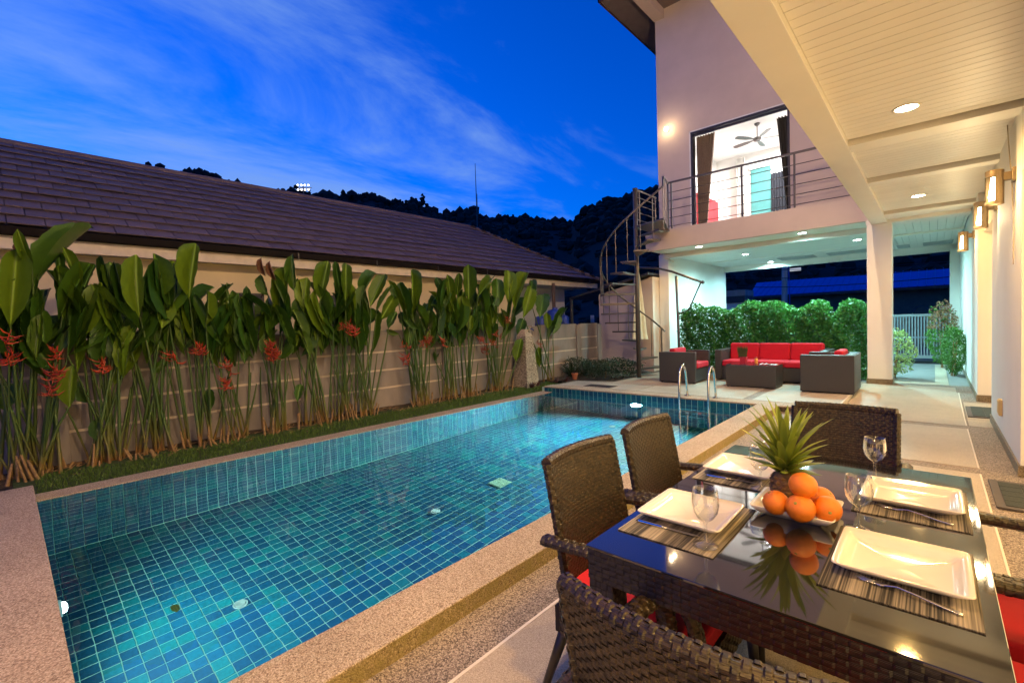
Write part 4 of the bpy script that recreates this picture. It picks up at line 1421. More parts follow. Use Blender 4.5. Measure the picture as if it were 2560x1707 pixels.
for q in range(8):
    obj('grate_bar', MB().box(-5.34, -4.74, 8.035 + q * .035, 8.055 + q * .035, .006, .011), M['dark'], gt)
matm = pm('dark green rubber', (.028, .034, .028), .85, var=.3, vs=60, bump=.5, bs=90)
for q, (y0, y1, tx) in enumerate(((4.66, 5.39, 'nearer dark doormat, beside the dining table'), (8.42, 9.1, 'farther doormat, in front of the recessed door'))):
    zm = ZT if q == 0 else ZT + .022
    t_ = thing('doormat', tx, 'doormat', (.7, (y0 + y1) / 2, zm), rotz=0, group='doormats by the house wall')
    t_.rotation_euler = (0, 0, 0) if q == 0 else (math.atan(.09 / 1.9), 0, 0)
    ym = (y0 + y1) / 2
    obj('mat_border', MB().box(-.37, .45, y0 - ym, y1 - ym, .001, .012), pm('mat edging', (.09, .075, .07), .8), t_, local=True)
    for i in range(6):
        for j in range(5):
            obj('mat_block', MB().box(-.32 + i * .122, -.203 + i * .122, y0 - ym + .05 + j * .125, y0 - ym + .17 + j * .125, .012, .017), matm, t_, local=True)

# ================================================================== LOUNGE SET


def weave_mat(name, c1, c2, su_=150, sv=60, metal=0.0, rough=.45, axis='Z'):
    m, t, p = newmat(name)
    L = t.links.new
    co = nd(t, 'ShaderNodeTexCoord')
    w1 = nd(t, 'ShaderNodeTexWave', {'Scale': su_ / 20, 'Distortion': 0.0}, bands_direction='DIAGONAL' if axis == 'D' else 'X')
    w2 = nd(t, 'ShaderNodeTexWave', {'Scale': sv / 20}, bands_direction='Z')
    geo = nd(t, 'ShaderNodeMapping', {'Rotation': (0, 0, rad(45))})
    L(co.outputs['Object'], geo.inputs[0])
    L(geo.outputs[0], w1.inputs['Vector']); L(co.outputs['Object'], w2.inputs['Vector'])
    ad = nd(t, 'ShaderNodeMath', operation='MULTIPLY', ins={}); L(w1.outputs['Fac'], ad.inputs[0])
    mr = nd(t, 'ShaderNodeMapRange', {3: .6, 4: 1.0}); L(w2.outputs['Fac'], mr.inputs[0]); L(mr.outputs[0], ad.inputs[1])
    mx = nd(t, 'ShaderNodeMix', data_type='RGBA'); L(ad.outputs[0], mx.inputs[0])
    mx.inputs[6].default_value = c4(c1); mx.inputs[7].default_value = c4(c2)
    L(mx.outputs[2], p.inputs['Base Color'])
    p.inputs['Roughness'].default_value = rough
    bn = nd(t, 'ShaderNodeBump', {'Strength': .7, 'Distance': .004}); L(ad.outputs[0], bn.inputs['Height']); L(bn.outputs[0], p.inputs['Normal'])
    return m


M['wicker'] = weave_mat('grey brown fine wicker', (.022, .02, .02), (.07, .064, .062), 700, 500)


def cushion(x0, x1, y0, y1, z0, z1, bev=.03):
    return MB().box(x0, x1, y0, y1, z0, z1), bev


def armchair(name, label, loc, rz):
    """faces local +X; 0.76 wide in X, 0.87 in Y"""
    t_ = thing(name, label, 'armchair', loc, rz, group='wicker lounge armchairs')
    obj('base', MB().box(-.22, .36, -.33, .33, .03, .30), M['wicker'], t_, local=True, bev=.008)
    for s in (-1, 1):
        obj('arm', MB().box(-.38, .38, s * .385 - .048, s * .385 + .048, .02, .64), M['wicker'], t_, local=True, bev=.012)
    obj('backrest', MB().box(-.38, -.23, -.336, .336, .02, .635), M['wicker'], t_, local=True, bev=.012)
    obj('seat_cushion', MB().box(-.2, .385, -.325, .325, .302, .42), M['red'], t_, local=True, bev=.03, seg=3)
    obj('back_cushion', MB().rbox((-.15, 0, .555), .13, .6, .30, 0, 0), M['red'], t_, local=True, bev=.035, seg=3)
    for sx_ in (-.34, .34):
        for sy_ in (-.38, .38):
            obj('foot', MB().box(sx_ - .02, sx_ + .02, sy_ - .02, sy_ + .02, 0, .02), M['dark'], t_, local=True)
    return t_


armchair('armchair', 'left wicker armchair with red cushions, opening towards the coffee table', (-3.92, 9.745, 0), 0)
armchair('armchair', 'right wicker armchair with its tall back to the column', (-1.32, 9.62, 0), PI)

sf = thing('sofa', 'long grey wicker sofa with three red back cushions before the hedge', 'sofa', (-2.5, 10.65, 0))
obj('base', MB().box(-3.32, -1.58, 10.22, 10.9, .03, .30), M['wicker'], sf, bev=.008)
for x in (-3.39, -1.51):
    obj('arm', MB().box(x - .065, x + .065, 10.2, 11.06, .02, .64), M['wicker'], sf, bev=.012)
obj('backrest', MB().box(-3.32, -1.58, 10.92, 11.06, .02, .635), M['wicker'], sf, bev=.012)
for q in range(3):
    x0 = -3.315 + q * .578
    obj('seat_cushion', MB().box(x0, x0 + .572, 10.20, 10.80, .302, .42), M['red'], sf, bev=.03, seg=3)
    obj('back_cushion', MB().rbox((x0 + .286, 10.83, .575), .572, .15, .36, 0, rad(-8)), M['red'], sf, bev=.035, seg=3)

ct = thing('coffee_table', 'low wicker box coffee table with dark glass top', 'coffee table', (-2.525, 9.58, 0))
obj('body', MB().box(-2.95, -2.10, 9.30, 9.86, .02, .41), M['wicker'], ct, bev=.008)
obj('glass_top', MB().box(-2.95, -2.10, 9.30, 9.86, .411, .421), pm('dark table glass', (.05, .05, .055), .06, coat=.6), ct, bev=.002)
for x in (-2.92, -2.13):
    for y in (9.33, 9.83): obj('foot', MB().box(x - .02, x + .02, y - .02, y + .02, 0, .02), M['dark'], ct)

pt = thing('potted_plant', 'clipped grassy plant in a red pot on the coffee table', 'potted plant', (-2.71, 9.58, .421))
pc = Vector((-2.71, 9.58, .422))
pv = []
for z, s in ((0, .045), (.13, .062)):
    pv += [(pc.x - s, pc.y - s, pc.z + z), (pc.x + s, pc.y - s, pc.z + z), (pc.x + s, pc.y + s, pc.z + z), (pc.x - s, pc.y + s, pc.z + z)]
pmb = MB(); pmb.add(pv, [(0, 3, 2, 1), (4, 5, 6, 7), (0, 1, 5, 4), (1, 2, 6, 5), (2, 3, 7, 6), (3, 0, 4, 7)])
obj('pot', pmb, pm('red glazed pot', (.5, .03, .05), .3), pt, bev=.004)
bld = MB(); rp = random.Random(4)
for _ in range(420):
    x, y = pc.x + rp.uniform(-.1, .1) - .02, pc.y + rp.uniform(-.06, .06)
    z0 = pc.z + .11 + rp.uniform(0, .08); h = .36 + rp.uniform(-.03, .03) - (z0 - pc.z - .11)
    zt = pc.z + h
    bld.add([(x * .6 + pc.x * .4 - .003, y, z0), (x * .6 + pc.x * .4 + .003, y, z0), (x, y + rp.uniform(-.02, .02), zt)], [(0, 1, 2)])
obj('grass_blades', bld, leaf_mat('olive grass', (.05, .05, .012), (.11, .10, .025), .7, .2), pt)
js = thing('juice_jar', 'jar of orange juice on the coffee table', 'jar', (-2.48, 9.55, .421))
obj('juice', MB().lathe([(.026, .003), (.028, .02), (.028, .105), (0, .105)], (-2.48, 9.55, .4215), 18), pm('orange juice', (.85, .32, .02), .3), js, smooth=True)
obj('jar_glass', MB().lathe([(.029, 0), (.031, .02), (.031, .115), (.026, .125), (.026, .14)], (-2.48, 9.55, .4215), 18, cap=False), M['glass'], js, smooth=True)
paper = pm('magazine paper', (.72, .70, .68), .5, var=.15, vs=20)
for q, (x, y, rz, tx) in enumerate(((-2.33, 9.52, .3, 'left open magazine on the coffee table'), (-2.2, 9.53, -.2, 'right magazine lying on the coffee table'))):
    mg = thing('magazine', tx, 'magazine', (x, y, .4215), rz, group='magazines on the coffee table')
    for s in (-1, 1):
        obj('page', MB().grid(lambda u, v, s=s: (s * u * .085, (v - .5) * .12, .003 + .016 * math.sin(min(1, u * 1.3) * PI) * (1 if q == 0 else .4)), 6, 1), paper, mg, local=True, smooth=True)

# ================================================================== HEDGE AND SHRUBS


def leafcloud(mb, pts, size, rr, up=.3, m=0, out=None):
    for pnt in pts:
        n_ = Vector((rr.gauss(0, 1), rr.gauss(0, 1), rr.gauss(0, 1) + up))
        if out is not None: n_ = n_ + out * 1.0
        n_.normalize()
        a_ = n_.orthogonal().normalized()
        a_ = Matrix.Rotation(rr.uniform(0, 2 * PI), 3, n_) @ a_
        b_ = n_.cross(a_)
        l_ = size * rr.uniform(.7, 1.25); w_ = l_ * .48
        p_ = Vector(pnt)
        mb.add([p_ - a_ * l_ * .5, p_ + b_ * w_ * .5 + n_ * l_ * .06, p_ + a_ * l_ * .5, p_ - b_ * w_ * .5 + n_ * l_ * .06], [(0, 1, 2, 3)], m)


hg = thing('hedge', 'clipped leafy green hedge behind the sofa, lit by the driveway lights', 'hedge', (-2.9, 11.65, 0))
rr = random.Random(12)
pts = []
def hedge_top(x):
    return 1.60 + .09 * math.sin(x * 4.1 + 1) + .05 * math.sin(x * 9.3) - (.13 if x < -4.45 else 0) - (.10 if x > -1.6 else 0) - .25 * math.exp(-((x + 1.55) / .09) ** 2)
def hedge_front(x, z):
    return 11.38 + .05 * math.sin(x * 7 + z * 3) + .04 * math.sin(x * 15 + z * 8) + .05 * abs(math.sin(x * 2.05 + .6))
for _ in range(30000):
    x = rr.uniform(-4.78, -.97); zt = hedge_top(x)
    z = rr.uniform(.02, zt)
    d_ = abs(rr.gauss(0, .07))
    yf = hedge_front(x, z)
    if z > zt - .12: y = rr.uniform(yf, 12.05)
    elif rr.random() < .22: y = 12.05 - d_
    elif rr.random() < .25: y = rr.uniform(yf, 12.05)
    else: y = yf + d_
    if x < -4.6: y = rr.uniform(yf, 12.05)
    pts.append((x, y, z))
hm = MB(); leafcloud(hm, pts, .078, rr, .5)
obj('foliage', hm, M['hedge'], hg)
for q in range(13):
    x = -4.6 + q * .29
    obj('stem', MB().tube([(x, 11.72, -.05), (x + rr.uniform(-.05, .05), 11.74, .7), (x + rr.uniform(-.1, .1), 11.72, 1.4)], [.018, .014, .006], 6), M['thatch'], hg)


def shrub(name, label, c, rx, ry, h, n, size, mat, seed, z0=0.0, cat='shrub', group=None, top=None):
    rr = random.Random(seed)
    t_ = thing(name, label, cat, (c[0], c[1], z0), group=group)
    pts = []
    while len(pts) < n:
        u = Vector((rr.gauss(0, 1), rr.gauss(0, 1), rr.gauss(0, 1))).normalized() * rr.uniform(.55, 1.0) ** .5
        k_ = 1 + .28 * noise.noise(u * 2.3 + Vector((seed, 0, 0)))
        p_ = Vector((c[0] + u.x * rx * k_, c[1] + u.y * ry * k_, z0 + h * .52 + u.z * h * .5 * k_))
        if p_.z > z0: pts.append(p_)
    mb = MB(); leafcloud(mb, pts, size, rr, .5)
    if top:
        mb.m = [1 if (pts[i].z > z0 + h * .62 and rr.random() < .8) else 0 for i in range(len(pts))]
    obj('foliage', mb, [mat, top] if top else mat, t_)
    for q in range(3):
        obj('stem', MB().tube([(c[0] + rr.uniform(-.04, .04), c[1] + rr.uniform(-.04, .04), z0 - .03), (c[0] + rr.uniform(-.3, .3) * rx, c[1] + rr.uniform(-.3, .3) * ry, z0 + h * .7)], [.014, .006], 6), M['thatch'], t_)
    return t_


shrub('shrub', 'pale variegated shrub growing beside the white column', (-.60, 12.1), .34, .3, .95, 900, .075, M['pale_leaf'], 3)
shrub('shrub', 'bright green shrub with reddish tips by the gate', (.16, 14.6), .3, .35, 1.45, 2200, .06, M['shrub'], 5, top=M['redtip'])
shrub('shrub', 'bushy bright green shrub against the far house wall', (.30, 12.9), .19, .4, 1.0, 1900, .055, M['shrub'], 7)

# ------------------------------------------------------------------ gate and what lies beyond it
gm = pm('grey painted gate steel', (.22, .25, .27), .5, metal=.2)
ga = thing('driveway_gate', 'grey sliding gate of close vertical bars at the end of the driveway', 'gate', (-.6, 15.78, 0))
GX0, GX1 = -2.3, .295
obj('top_rail', MB().box(GX0, GX1, 15.76, 15.80, 1.19, 1.25), gm, ga)
obj('mid_rail', MB().box(GX0, GX1, 15.765, 15.795, .64, .67), gm, ga)
obj('bottom_rail', MB().box(GX0, GX1, 15.755, 15.805, .12, .2), gm, ga)
x = GX0 + .02
while x < GX1:
    obj('bar', MB().box(x, x + .028, 15.77, 15.79, .2, 1.19), gm, ga)
    x += .058
for x in (-1.8, -.42, .2):
    obj('wheel', MB().tube([(x, 15.765, .055), (x, 15.795, .055)], .055, 14), M['dark'], ga)
obj('guide_rail', MB().box(GX0 - .3, GX1, 15.76, 15.80, -.012, .0), M['dark'], ga)

bh = thing('blue_roofed_house', 'long low house with a blue metal roof beyond the hedge', 'house', (-2, 33, 0))
e0, r0 = ony(1872, 741, 30), ony(1892, 707, 33)
brm = pm('blue metal roofing', (.01, .045, .42), .35, var=.1, vs=2)
br = MB()
x1 = 6.0
br.add([(e0.x, 30, e0.z), (x1, 30, e0.z), (x1, 33, r0.z), (r0.x, 33, r0.z), (e0.x, 30, e0.z - .06), (x1, 30, e0.z - .06), (x1, 33, r0.z - .06), (r0.x, 33, r0.z - .06)],
       [(0, 1, 2, 3), (7, 6, 5, 4), (0, 4, 5, 1), (3, 7, 4, 0), (1, 5, 6, 2)])
rf = obj('roof', br, brm, bh)
x = e0.x + .2
while x < x1:
    f_ = min(1, (x - e0.x) / max(.01, r0.x - e0.x)) if x < r0.x else 1
    obj('roof_rib', MB().tube([(x, 30, e0.z + .012), (x, 30 + 3 * f_, e0.z + (r0.z - e0.z) * f_ + .012)], .022, 4), brm, rf)
    x += .32
obj('wall', MB().box(e0.x + .5, x1 - .3, 30.6, 36, -.3, e0.z + .1), pm('dim brown wall', (.2, .13, .08), .9), bh)
obj('fascia', MB().box(e0.x, x1, 29.96, 29.998, e0.z - .16, e0.z - .02), M['dark'], bh)

up = thing('utility_pole', 'weathered wooden utility pole rising beyond the hedge', 'utility pole', (-5.03, 24, 0))
obj('pole', MB().tube([(-5.05, 24, -.3), (-4.95, 24, 7.5)], [.13, .1], 10), M['wood'], up, smooth=True)
obj('cross_arm', MB().box(-5.9, -4.0, 23.95, 24.05, 6.4, 6.5), M['wood'], up)
obj('service_cable', MB().tube([(-4.84, 23.95, 6.0), (-4.82, 23.93, 3.2), (-4.78, 23.95, .5)], .02, 5), brm, up)
a_, b_ = ony(1975, 675, 23.8), ony(2002, 678, 23.8)
slp = thing('street_lamp', 'white tube street lamp fixed to the utility pole', 'street lamp', (a_.x, 23.8, a_.z))
obj('lamp_tube', MB().box(a_.x, b_.x, 23.75, 23.85, a_.z - .06, a_.z + .06), emit('faint tube', (.8, .8, .72), .55), slp)
obj('bracket', MB().tube([(-4.98, 23.95, a_.z + .05), (a_.x, 23.8, a_.z + .05)], .02, 5), M['dark'], slp)
for q, (pa, pb) in enumerate((((1700, 690), (2400, 668)), ((1700, 712), (2400, 690)), ((1690, 665), (2400, 652)))):
    A, B = ony(*pa, 23.5), ony(*pb, 23.5)
    pts = [A.lerp(B, k_ / 10) - Vector((0, 0, .25 * math.sin(PI * k_ / 10))) for k_ in range(-2, 13)]
    tag(obj('overhead_wire', MB().tube(pts, .016, 5), M['dark']), ['middle overhead wire crossing behind the utility pole', 'lowest overhead wire crossing behind the utility pole', 'topmost overhead wire crossing behind the utility pole'][q], 'wire', 'overhead wires beyond the driveway')
A, B = ony(1808, 728, 21), ony(1864, 756, 21)
kb = thing('roadside_hut', 'small flat roofed white box beyond the driveway wall', 'hut', ((A.x + B.x) / 2, 21, 0))
obj('body', MB().box(A.x, B.x - .1, 21, 22, -.3, B.z), M['white'], kb)
obj('roof', MB().box(A.x - .1, B.x, 20.9, 22.1, B.z + .001, A.z - .25), M['dark'], kb)
obj('roof_edge', MB().box(A.x - .12, B.x + .02, 20.88, 22.12, A.z - .249, A.z), M['fence'], kb)
A, B = ony(2280, 765, 21), ony(2325, 782, 21)
cv = thing('blue_canopy', 'small domed blue canopy seen above the gate', 'canopy', ((A.x + B.x) / 2, 21.5, 0))
cm_ = MB(); cm_.grid(lambda u, v: (A.x + (B.x - A.x) * u, 21 + v, B.z + (A.z - B.z) * math.sin(PI * u) ** .6), 12, 2)
obj('fabric', cm_, brm, cv, smooth=True)
for x in (A.x + .03, B.x - .03):
    obj('post', MB().tube([(x, 21.05, -.3), (x, 21.05, B.z + .05)], .02, 6), M['dark'], cv)
A, B = ony(2348, 766, 20.5), ony(2400, 772, 20.5)
fb = thing('pale_board', 'plain pale board seen over the gate beside the reddish shrub', 'board', (A.x, 20.5, 0))
obj('board', MB().box(A.x, B.x + .5, 20.5, 20.56, B.z, A.z), M['white'], fb)
obj('post', MB().box(B.x + .3, B.x + .36, 20.561, 20.62, -.3, A.z), M['dark'], fb)

# ------------------------------------------------------------------ garden store, parasols, small plants by the stairs
og = thing('garden_store', 'small pink garden store with a sloping dark roof behind the stairs', 'shed', (-6.3, 12.4, 0))
gw = MB()
n_ = [(-7.13, 0), (-5.49, 0), (-5.49, 2.46), (-7.13, 2.09)]
gw.add([(x, 11.6, z - (.05 if z == 0 else 0)) for x, z in n_] + [(x, 13.4, z - (.05 if z == 0 else 0)) for x, z in n_], [(0, 1, 2, 3), (7, 6, 5, 4), (0, 3, 7, 4), (1, 5, 6, 2), (3, 2, 6, 7)])
obj('wall', gw, M['pink'], og)
gr_ = MB()
q_ = [(-8.0, 2.0), (-5.495, 2.505), (-5.495, 2.56), (-8.0, 2.055)]
gr_.add([(x, 11.35, z) for x, z in q_] + [(x, 13.5, z) for x, z in q_], [(0, 1, 2, 3), (7, 6, 5, 4), (0, 4, 5, 1), (3, 2, 6, 7), (0, 3, 7, 4), (1, 5, 6, 2)])
obj('roof', gr_, M['dark'], og)
obj('drainpipe', MB().tube([(-7.95, 11.4, 1.99), (-7.95, 11.4, -.3)], .045, 8), pm('dark pipe', (.03, .028, .03), .5), og)
obj('side_screen', MB().box(-7.9, -7.15, 11.7, 11.76, -.3, 1.3), M['dark'], og)

canvas = pm('cream canvas', (.6, .5, .34), .9, var=.1, vs=8)
pu = thing('closed_parasol', 'furled cream parasol standing in the corner behind the staircase', 'parasol', (-5.72, 11.2, 0))
obj('pole', MB().tube([(-5.72, 11.2, -.05), (-5.72, 11.2, 2.62)], .02, 8), M['metal'], pu)
fd = MB()
def pf(u, v):
    a_ = 2 * PI * u
    rr_ = (.04 + .14 * v ** .8) * (1 + .28 * math.sin(a_ * 6)) + (.02 if v > .9 else 0)
    return (-5.72 + rr_ * math.cos(a_), 11.2 + rr_ * math.sin(a_), 2.58 - 1.75 * v)
fd.grid(pf, 48, 10)
obj('canopy', fd, canvas, pu, smooth=True)
obj('base', MB().lathe([(.22, 0), (.22, .05), (.05, .09)], (-5.72, 11.2, -.06), 20), M['dark'], pu)
cp_ = thing('cantilever_arm', 'bare curved arm and post of a cantilever parasol beside the hedge', 'parasol frame', (-4.57, 10.98, 0))
obj('post', MB().tube([(-4.55, 10.98, 0), (-4.56, 10.98, 1.2), (-4.59, 10.98, 2.36)], .03, 10), M['metal'], cp_, smooth=True)
arc = [ony(*q, 10.98) for q in ((1592, 669), (1625, 670), (1650, 672), (1680, 679), (1705, 688), (1732, 698), (1757, 706))]
obj('arm', MB().tube(arc, .026, 8), M['metal'], cp_, smooth=True)
obj('brace', MB().tube([ony(1752, 706, 10.98), ony(1722, 775, 10.98), Vector((-4.56, 10.98, 1.45))], .016, 6), M['metal'], cp_)
obj('knob', MB().lathe([(0, -.04), (.04, -.02), (.045, .02), (0, .045)], arc[-1], 12), M['metal'], cp_, smooth=True)
obj('foot', MB().box(-4.75, -4.35, 10.93, 11.03, 0.001, .03), M['dark'], cp_)

fh = thing('flowering_hedge', 'low dark hedge dotted with tiny white flowers beside the stairs', 'hedge', (-5.9, 9.9, 0))
rr = random.Random(31); pts = []; wp = []
for _ in range(5200):
    x = rr.uniform(-6.95, -5.17); y = rr.uniform(9.12, 10.45)
    if x < -6.1 and y < 9.4: continue
    zt = .38 + .05 * math.sin(x * 5 + y * 3)
    z = rr.uniform(0, zt) ** .6 * zt ** .4
    pts.append((x, y, z))
    if rr.random() < .035: wp.append((x, y, zt + .01))
mb = MB(); leafcloud(mb, pts, .05, rr, .5); obj('foliage', mb, M['darkleaf'], fh)
mb = MB(); leafcloud(mb, wp, .022, rr, 1.5); obj('flowers', mb, pm('white petals', (.7, .7, .66), .6), fh)
obj('stem', MB().tube([(-5.9, 9.8, -.06), (-5.9, 9.85, .3)], .015, 6), M['thatch'], fh)


def strap_plant(label, c, n, ln, w_, mat, seed, z0=-.06, cat='plant', group=None):
    rr = random.Random(seed)
    t_ = thing('strap_plant', label, cat, (c[0], c[1], z0), group=group)
    for _ in range(n):
        a_ = rr.uniform(0, 2 * PI); e_ = rr.uniform(.4, 1.35)
        d_ = Vector((math.cos(a_) * math.cos(e_), math.sin(a_) * math.cos(e_), math.sin(e_)))
        sd = Vector((-math.sin(a_), math.cos(a_), 0)) * w_
        L_ = ln * rr.uniform(.7, 1.15)
        b_ = Vector((c[0] + rr.uniform(-.03, .03), c[1] + rr.uniform(-.03, .03), z0))
        mb = MB(); vs = []
        for k_ in range(5):
            f_ = k_ / 4
            q_ = b_ + d_ * L_ * f_ - Vector((0, 0, L_ * .3 * f_ * f_))
            ww = sd * (1 - f_ ** 2) * .5 + sd * .02
            vs += [q_ - ww, q_ + Vector((0, 0, -.004)), q_ + ww]
        fs = []
        for k_ in range(4):
            fs += [(k_ * 3, k_ * 3 + 1, k_ * 3 + 4, k_ * 3 + 3), (k_ * 3 + 1, k_ * 3 + 2, k_ * 3 + 5, k_ * 3 + 4)]
        mb.add(vs, fs); obj('leaf', mb, mat, t_, smooth=True)
    return t_


for q, (px, py, X, tx) in enumerate(((1345, 958, -6.55, 'purple strap leaved plant at the foot of the pebble pillar, left of the pair'), (1330, 962, -6.45, 'purple strap leaved plant in front of the pebble pillar'),
                                  (1390, 945, -6.5, 'purple strap leaved plant between pillar and orange pot'), (1415, 942, -6.4, 'purple strap leaved plant just left of the orange pot'))):
    c = onx(px, py, X); strap_plant(tx, (c.x, c.y), 34, .2, .018, M['purple'], 40 + q, group='purple plants by the pillar')
c = onx(1430, 925, -6.75); strap_plant('dark palm like plant by the fence right of the torn heliconia', (c.x, c.y), 26, .75, .05, M['darkleaf'], 61)
c = onx(1462, 925, -6.7); strap_plant('second dark arching plant by the fence, nearest the garden store', (c.x, c.y), 22, .6, .045, M['darkleaf'], 62)
c = onx(1437, 940, -6.4)
po = thing('flower_pot', 'small terracotta pot among the dark plants at the deck corner', 'pot', (c.x, c.y, -.06))
obj('pot', MB().lathe([(.05, 0), (.075, .13), (.085, .13), (.085, .16), (.07, .16)], (c.x, c.y, -.06), 18), pm('terracotta', (.4, .13, .06), .8), po, smooth=False)
obj('soil', MB().lathe([(0, .14), (.07, .14)], (c.x, c.y, -.06), 18, cap=False), M['soil'], po)
strap = strap_plant('tuft of purple leaves in the terracotta pot', (c.x, c.y), 14, .14, .015, M['purple'], 77, z0=.085)

# ================================================================== HILL AND FAR SIGHTS
prof = [(-400, 470), (0, 470), (560, 470), (700, 474), (760, 480), (840, 490), (880, 486), (930, 486), (985, 502), (1015, 506), (1033, 498), (1052, 512), (1100, 528), (1150, 530), (1185, 522), (1200, 540),
        (1262, 536), (1300, 545), (1370, 549), (1425, 553), (1447, 537), (1480, 515), (1520, 496), (1580, 481), (1640, 472), (1720, 455), (1850, 440), (2100, 430), (2400, 420), (2800, 420)]
hb = MB()
cols_ = []
dirs = []
for i in range(len(prof) - 1):
    (xa, ya), (xb, yb) = prof[i], prof[i + 1]
    steps = max(1, int((xb - xa) / 14))
    for k_ in range(steps):
        f_ = k_ / steps
        dirs.append((xa + (xb - xa) * f_, ya + (yb - ya) * f_))
NR = 16
for (px, py) in dirs:
    d = ray(px, py); hd = math.hypot(d.x, d.y)
    D = 170 if px < 1440 else 150
    ux, uy = d.x / hd, d.y / hd
    el = d.z / hd
    colv = []
    for r_ in range(NR + 1):
        f_ = r_ / NR
        dist = 45 + (D - 45) * f_
        z = -.3 + (el * D + HC + .3 - 1.6) * (f_ ** 1.25) + 1.6 * noise.noise(Vector((ux * dist * .12, uy * dist * .12, 0))) * f_
        colv.append((ux * dist, uy * dist, z))
    cols_.append(colv)
vs = [p_ for c_ in cols_ for p_ in c_]
fs = []
for i in range(len(cols_) - 1):
    for r_ in range(NR):
        a0 = i * (NR + 1) + r_
        fs.append((a0, a0 + NR + 1, a0 + NR + 2, a0 + 1))
hb.add(vs, fs)
struct('hill', hb, pm('dark hill ground', (.005, .008, .004), .95, var=.4, vs=.3), smooth=True)
fo = MB()
rr = random.Random(9)
ico = bmesh.new(); bmesh.ops.create_icosphere(ico, subdivisions=1, radius=1)
IV = [v.co.copy() for v in ico.verts]; IF = [tuple(v.index for v in f.verts) for f in ico.faces]; ico.free()
for _ in range(4200):
    i = rr.randrange(len(cols_)); r_ = NR * (1 - rr.random() ** 2.2)
    r0_ = int(min(NR - 1, r_)); f_ = r_ - r0_
    p_ = Vector(cols_[i][r0_]).lerp(Vector(cols_[i][r0_ + 1]), f_)
    s = rr.uniform(.9, 2.3) * (.6 + .4 * r_ / NR)
    off = rr.uniform(-.4, .5)
    rz = Matrix.Rotation(rr.uniform(0, 6), 3, 'Z')
    fo.add([p_ + rz @ Vector((v.x * s * rr.uniform(.65, 1.25), v.y * s * rr.uniform(.65, 1.25), (v.z * rr.uniform(.6, 1.2) + off) * s)) for v in IV], IF)
for (px, py, h) in ((1033, 498, 7), (880, 487, 6), (915, 488, 5), (985, 503, 6), (735, 474, 6), (1170, 530, 4), (1262, 538, 3.5), (480, 430, 4), (500, 433, 3)):
    d = ray(px, py); hd = math.hypot(d.x, d.y)
    D = 168 if px > 600 else 60
    c = Vector((d.x / hd * D, d.y / hd * D, HC + d.z / hd * D))
    for _ in range(60):
        o_ = Vector((rr.gauss(0, h * .38), rr.gauss(0, h * .38), -abs(rr.gauss(0, h * .5))))
        s = rr.uniform(.3, .9) * h / 6
        fo.add([c + o_ + v * s * rr.uniform(.7, 1.3) for v in IV], IF)
tag(obj('hill_forest', fo, pm('night forest', (.006, .010, .004), .95, var=.5, vs=.8)), 'dark wooded hillside rising behind both houses', 'forest', kind='stuff')

an = thing('radio_mast', 'thin radio mast standing against the sky behind the neighbouring roof', 'mast', (-41.6, 40, 0))
obj('mast', MB().tube([(-41.6, 40, -.3), (-41.6, 40, 15), (-41.6, 40, 21.2)], [.09, .07, .03], 6), M['dark'], an)
obj('mast_dipole', MB().tube([(-41.45, 40, 14.5), (-41.45, 40, 17.5)], .03, 6), M['dark'], an)
A = ony(758, 470, 60)
sl_ = thing('stadium_lights', 'rack of bright flood lights shining above the trees', 'flood lights', (A.x, 60, A.z))
obj('mast', MB().tube([(A.x, 60, -.3), (A.x, 60, A.z + .5)], [.3, .15], 6), M['dark'], sl_)
gl = emit('lit stadium lamp', (1, .9, .75), 9)
sd = RIGHT
for i in range(4):
    for j in range(2):
        c = A + sd * ((i - 1.5) * 1.0) + Vector((0, 0, (j - .4) * 1.3))
        obj('lamp', MB().lathe([(0, -.2), (.2, -.14), (.24, .14), (0, .2)], c, 8), gl, sl_)
obj('rack', MB().tube([A - sd * 1.9 + Vector((0, .5, .1)), A + sd * 1.9 + Vector((0, .5, .1))], .12, 5), M['dark'], sl_)

# ================================================================== DINING SET
def rattan(name, dark=(.035, .022, .012), light_=(.16, .105, .05)):
    m, t, p = newmat(name)
    L = t.links.new
    co = nd(t, 'ShaderNodeTexCoord')
    nz = nd(t, 'ShaderNodeTexNoise', {'Scale': 55.0, 'Detail': 3, 'Roughness': .6})
    L(co.outputs['Object'], nz.inputs['Vector'])
    mp_ = nd(t, 'ShaderNodeMapping', {'Scale': (1, 1, 1)})
    wv = nd(t, 'ShaderNodeTexWave', {'Scale': 95.0, 'Distortion': .6, 'Detail': 1.0}, bands_direction='Z')
    L(co.outputs['Object'], wv.inputs['Vector'])
    mr = nd(t, 'ShaderNodeMapRange', {1: .35, 2: .7}); L(nz.outputs[0], mr.inputs[0])
    mx = nd(t, 'ShaderNodeMix', data_type='RGBA'); L(mr.outputs[0], mx.inputs[0])
    mx.inputs[6].default_value = c4(dark); mx.inputs[7].default_value = c4(light_)
    L(mx.outputs[2], p.inputs['Base Color'])
    p.inputs['Roughness'].default_value = .38
    bn = nd(t, 'ShaderNodeBump', {'Strength': .35, 'Distance': .002}); L(wv.outputs['Fac'], bn.inputs['Height']); L(bn.outputs[0], p.inputs['Normal'])
    return m


M['rattan'] = rattan('brown rattan', (.010, .007, .004), (.06, .039, .017))
M['rattan_dark'] = rattan('dark brown rattan', (.006, .0045, .004), (.018, .013, .01))

KD, CD = 1.14, 1.31 * (1 - 1.14)             # dining set below is scaled up about the camera position, legs clamped at floor


def scale_set_about_cam(v): return (v[0] * KD, v[1] * KD, max(ZT, v[2] * KD + CD))


def scale_chair_about_cam(v): return (v[0] * KD, v[1] * KD, max(0.0, v[2] * KD + CD - ZT))


